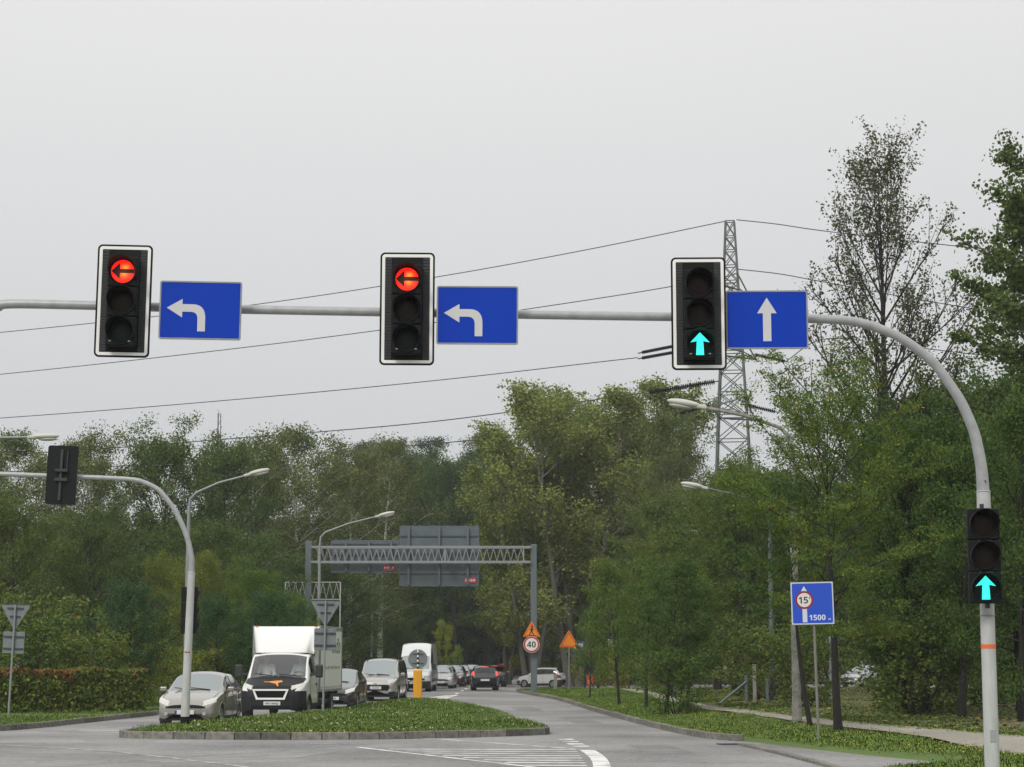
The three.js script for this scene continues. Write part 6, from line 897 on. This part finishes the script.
{ // clipped hedge with reddened leaves along its top
  const o = thing('clipped_hedge', 'long clipped hedge with reddish brown top behind the yield sign', 'hedge', [-19.5, 0.1, -63.2], 0);
  const r = mulberry(333), P = [], N = [], C = [], I = [], len = 8.6, ang = Math.atan2(5.6, 7.4), ca = Math.cos(ang), sa = Math.sin(ang);
  for (let i = 0; i < 34000; i++) {
    const face = r(), u = r() * len, edgeN = 0.1 * (vnoise(u * 2.1 + 9, 3, 256, 8) - 0.5), hh = 1.36 + 0.09 * (vnoise(u * 1.6, 7, 256, 5) - 0.5) + edgeN; let y, w;
    if (face < 0.52) { y = r() * hh; w = 0.62 + (r() - 0.35) * -0.24 + 0.14 * (vnoise(u * 1.5, y * 2, 256, 3) - 0.5); } else if (face < 0.86) { y = hh - r() * r() * 0.25; w = (r() * 2 - 1) * 0.62; } else { y = r() * hh; w = (r() * 2 - 1) * 0.6; }
    const x = u * ca - w * -sa * -1 * -1, lx = u * ca + w * sa, lz = -u * sa + w * ca, l = 0.05 + r() * 0.045, a = V(r() - 0.5, r() - 0.6, r() - 0.5).normalize(), b = V(r() - 0.5, r() - 0.5, r() - 0.5).cross(a).normalize(), n = V().crossVectors(a, b), k = P.length / 3, red = y > hh - 0.1 - 0.25 * vnoise(u * 1.3, 5, 256, 6) * (u < 6 ? 1 : 0.2) && r() < (u < 6.2 ? 0.72 : 0.2), tone = 0.55 + r() * 0.85, t = r(), yel = r() < 0.1;
    const c = red ? [lerp(0.058, 0.098, t), lerp(0.034, 0.05, t), 0.021] : yel ? [0.11, 0.12, 0.03] : [lerp(0.028, 0.06, t), lerp(0.05, 0.085, t), 0.02];
    for (const [p, q] of [[-1, 0], [0, 0.6], [1, 0], [0, -0.6]]) { P.push(lx + (a.x * p + b.x * q) * l, y + (a.y * p + b.y * q) * l, lz + (a.z * p + b.z * q) * l); N.push(n.x, n.y, n.z); C.push(c[0] * tone, c[1] * tone, c[2] * tone); }
    I.push(k, k + 2, k + 1, k, k + 3, k + 2);
  }
  const g = new THREE.BufferGeometry(); g.setAttribute('position', new THREE.Float32BufferAttribute(P, 3)); g.setAttribute('normal', new THREE.Float32BufferAttribute(N, 3)); g.setAttribute('color', new THREE.Float32BufferAttribute(C, 3)); g.setIndex(I);
  part('foliage', g, leafMat([3.3, 2.9, 2.2]), o);
  const stems = []; for (let i = 0; i < 60; i++) { const u = r() * len, w = (r() - 0.5) * 0.7; stems.push(bar(V(u * ca + w * sa, 0, -u * sa + w * ca), V(u * ca + w * sa + (r() - 0.5) * 0.3, 1.0 + r() * 0.25, -u * sa + w * ca + (r() - 0.5) * 0.3), 0.02, 4)); }
  part('stems', stems, barkMats.dark, o).userData.kind = 'stuff';
}
console.log('leaf triangles', triCount);
// ---------------------------------------------------------------- the two people in the truck cab
function personGeo(turnHead, shirt, hands) {
  const bones = [ // [ax, ay, az, bx, by, bz, ra, rb, k]   k: 0 skin, 1 shirt, 2 trousers
    [0, 0.02, 0, 0, 0.2, -0.03, 0.155, 0.15, 1], [0, 0.2, -0.03, 0, 0.42, -0.08, 0.15, 0.145, 1], [-0.11, 0.4, -0.08, 0.11, 0.4, -0.08, 0.125, 0.125, 1], [-0.18, 0.49, -0.09, 0.18, 0.49, -0.09, 0.07, 0.07, 1],
    [0, 0.5, -0.08, 0, 0.62, -0.05, 0.058, 0.055, 0], [0, 0.7, -0.035, 0, 0.76, -0.045, 0.085, 0.098, 0], [0, 0.655, 0.01, 0, 0.69, 0.015, 0.05, 0.062, 0], [0.0, 0.69, 0.075, 0, 0.72, 0.068, 0.014, 0.01, 0],
    [-0.09, 0.705, -0.03, -0.095, 0.73, -0.035, 0.016, 0.018, 0], [0.09, 0.705, -0.03, 0.095, 0.73, -0.035, 0.016, 0.018, 0],
  ];
  for (const s of [-1, 1]) { const [hx, hy, hz] = hands[s < 0 ? 0 : 1]; bones.push([s * 0.2, 0.48, -0.09, s * 0.27, 0.22, 0.06, 0.066, 0.05, 1], [s * 0.27, 0.22, 0.06, hx, hy, hz, 0.047, 0.032, 1], [hx, hy, hz, hx - s * 0.01, hy + 0.02, hz + 0.07, 0.03, 0.034, 0], [s * 0.09, 0.0, 0.02, s * 0.12, 0.06, 0.44, 0.1, 0.068, 2], [s * 0.12, 0.06, 0.44, s * 0.12, -0.32, 0.5, 0.062, 0.045, 2], [s * 0.12, -0.34, 0.49, s * 0.12, -0.37, 0.64, 0.04, 0.036, 2]); }
  const res = 74, mc = new MarchingCubes(res, new THREE.MeshStandardMaterial(), false, false, 60000), size = 0.66, C = [0, 0.22, 0.16], F = mc.field;
  const dist = (x, y, z, b) => { const [ax, ay, az, bx, by, bz, ra, rb] = b, ux = bx - ax, uy = by - ay, uz = bz - az, t = clamp(((x - ax) * ux + (y - ay) * uy + (z - az) * uz) / (ux * ux + uy * uy + uz * uz)); return Math.hypot(x - ax - ux * t, y - ay - uy * t, z - az - uz * t) - lerp(ra, rb, t); };
  for (let k = 0; k < res; k++) for (let j = 0; j < res; j++) for (let i = 0; i < res; i++) {
    const x = ((i - res / 2) / (res / 2)) * size + C[0], y = ((j - res / 2) / (res / 2)) * size + C[1], z = ((k - res / 2) / (res / 2)) * size + C[2]; let e = 0;
    for (const b of bones) { const d = dist(x, y, z, b); e += Math.exp(-clamp(d, -0.3, 0.6) / 0.016); }
    F[i + j * res + k * res * res] = 0.016 * Math.log(e);
  }
  mc.isolation = 0; mc.update();
  const n = mc.count, P = new Float32Array(n * 3), N = new Float32Array(n * 3), Cc = new Float32Array(n * 3), cols = [[0.42, 0.26, 0.19], shirt, [0.03, 0.035, 0.05]];
  for (let v = 0; v < n; v++) { const q = [0, 1, 2].map((c) => mc.positionArray[v * 3 + c] * size + C[c]); let best = 0, bd = 9; for (const b of bones) { const d = dist(...q, b); if (d < bd) { bd = d; best = b[8]; } } P.set(q, v * 3); N.set([0, 1, 2].map((c) => -mc.normalArray[v * 3 + c]), v * 3); Cc.set(cols[best], v * 3); }
  const g = new THREE.BufferGeometry(); g.setAttribute('position', new THREE.BufferAttribute(P, 3)); g.setAttribute('color', new THREE.BufferAttribute(Cc, 3)); g.computeVertexNormals();
  // fingers: four curled chains and a thumb on each hand
  const fg = []; for (const s of [-1, 1]) { const [hx, hy, hz] = hands[s < 0 ? 0 : 1]; for (let f = 0; f < 4; f++) { const x0 = hx - s * 0.01 + (f - 1.5) * 0.018, l = [0.9, 1, 0.95, 0.78][f]; fg.push(sweep([V(x0, hy + 0.03, hz + 0.085), V(x0, hy + 0.038, hz + 0.085 + 0.034 * l), V(x0, hy + 0.018, hz + 0.085 + 0.055 * l), V(x0, hy - 0.006, hz + 0.085 + 0.05 * l)], [0.0095, 0.009, 0.0085, 0.007], 6)); } fg.push(sweep([V(hx - s * 0.035, hy + 0.01, hz + 0.04), V(hx - s * 0.058, hy + 0.02, hz + 0.068), V(hx - s * 0.056, hy + 0.012, hz + 0.096)], [0.011, 0.0105, 0.008], 6)); }
  const fm = mergeGeometries(fg.map(clean)); const fc = new Float32Array(fm.attributes.position.count * 3); for (let i = 0; i < fc.length; i += 3) fc.set(cols[0], i); fm.setAttribute('color', new THREE.BufferAttribute(fc, 3)); fm.deleteAttribute('uv');
  return mergeGeometries([g, fm]);
}
{
  const mat = std([1, 1, 1], 0.8, { vertexColors: true }), hairMat = std([0.03, 0.022, 0.016], 0.8), truck = V(-7.36, 0, -61.8), a = -0.075;
  const put = (x, y, z) => [truck.x + x * Math.cos(a) + z * Math.sin(a), y, truck.z - x * Math.sin(a) + z * Math.cos(a)];
  function person(label, x, shirt, hands) {
    const o = thing('person', label, 'person', put(x, 1.12, -2.02), a); part('body', personGeo(0, shirt, hands), mat, o);
    part('hair', mv(new THREE.SphereGeometry(0.108, 18, 12, 0, 6.2832, 0, 1.75).rotateX(-0.45), 0, 0.758, -0.05), hairMat, o);
    for (const s of [-1, 1]) part('eye', mv(new THREE.SphereGeometry(0.011, 8, 6), s * 0.034, 0.728, 0.05), M.ink, o); part('mouth', rbox(0.05, 0.01, 0.01, 0, 0.668, 0.071, 0.004, 1), std([0.25, 0.08, 0.07], 0.7), o);
  }
  person('driver in a pale shirt with both hands on the truck steering wheel', 0.55, [0.4, 0.42, 0.44], [[-0.15, 0.22, 0.3], [0.15, 0.22, 0.3]]);
  person('passenger in a white shirt sitting in the truck cab', -0.55, [0.6, 0.58, 0.55], [[-0.12, 0.1, 0.34], [0.12, 0.1, 0.34]]);
}
scene.fog = new THREE.FogExp2(0xdadee0, 0.0003);   // thin damp air
renderer.render(scene, camera);
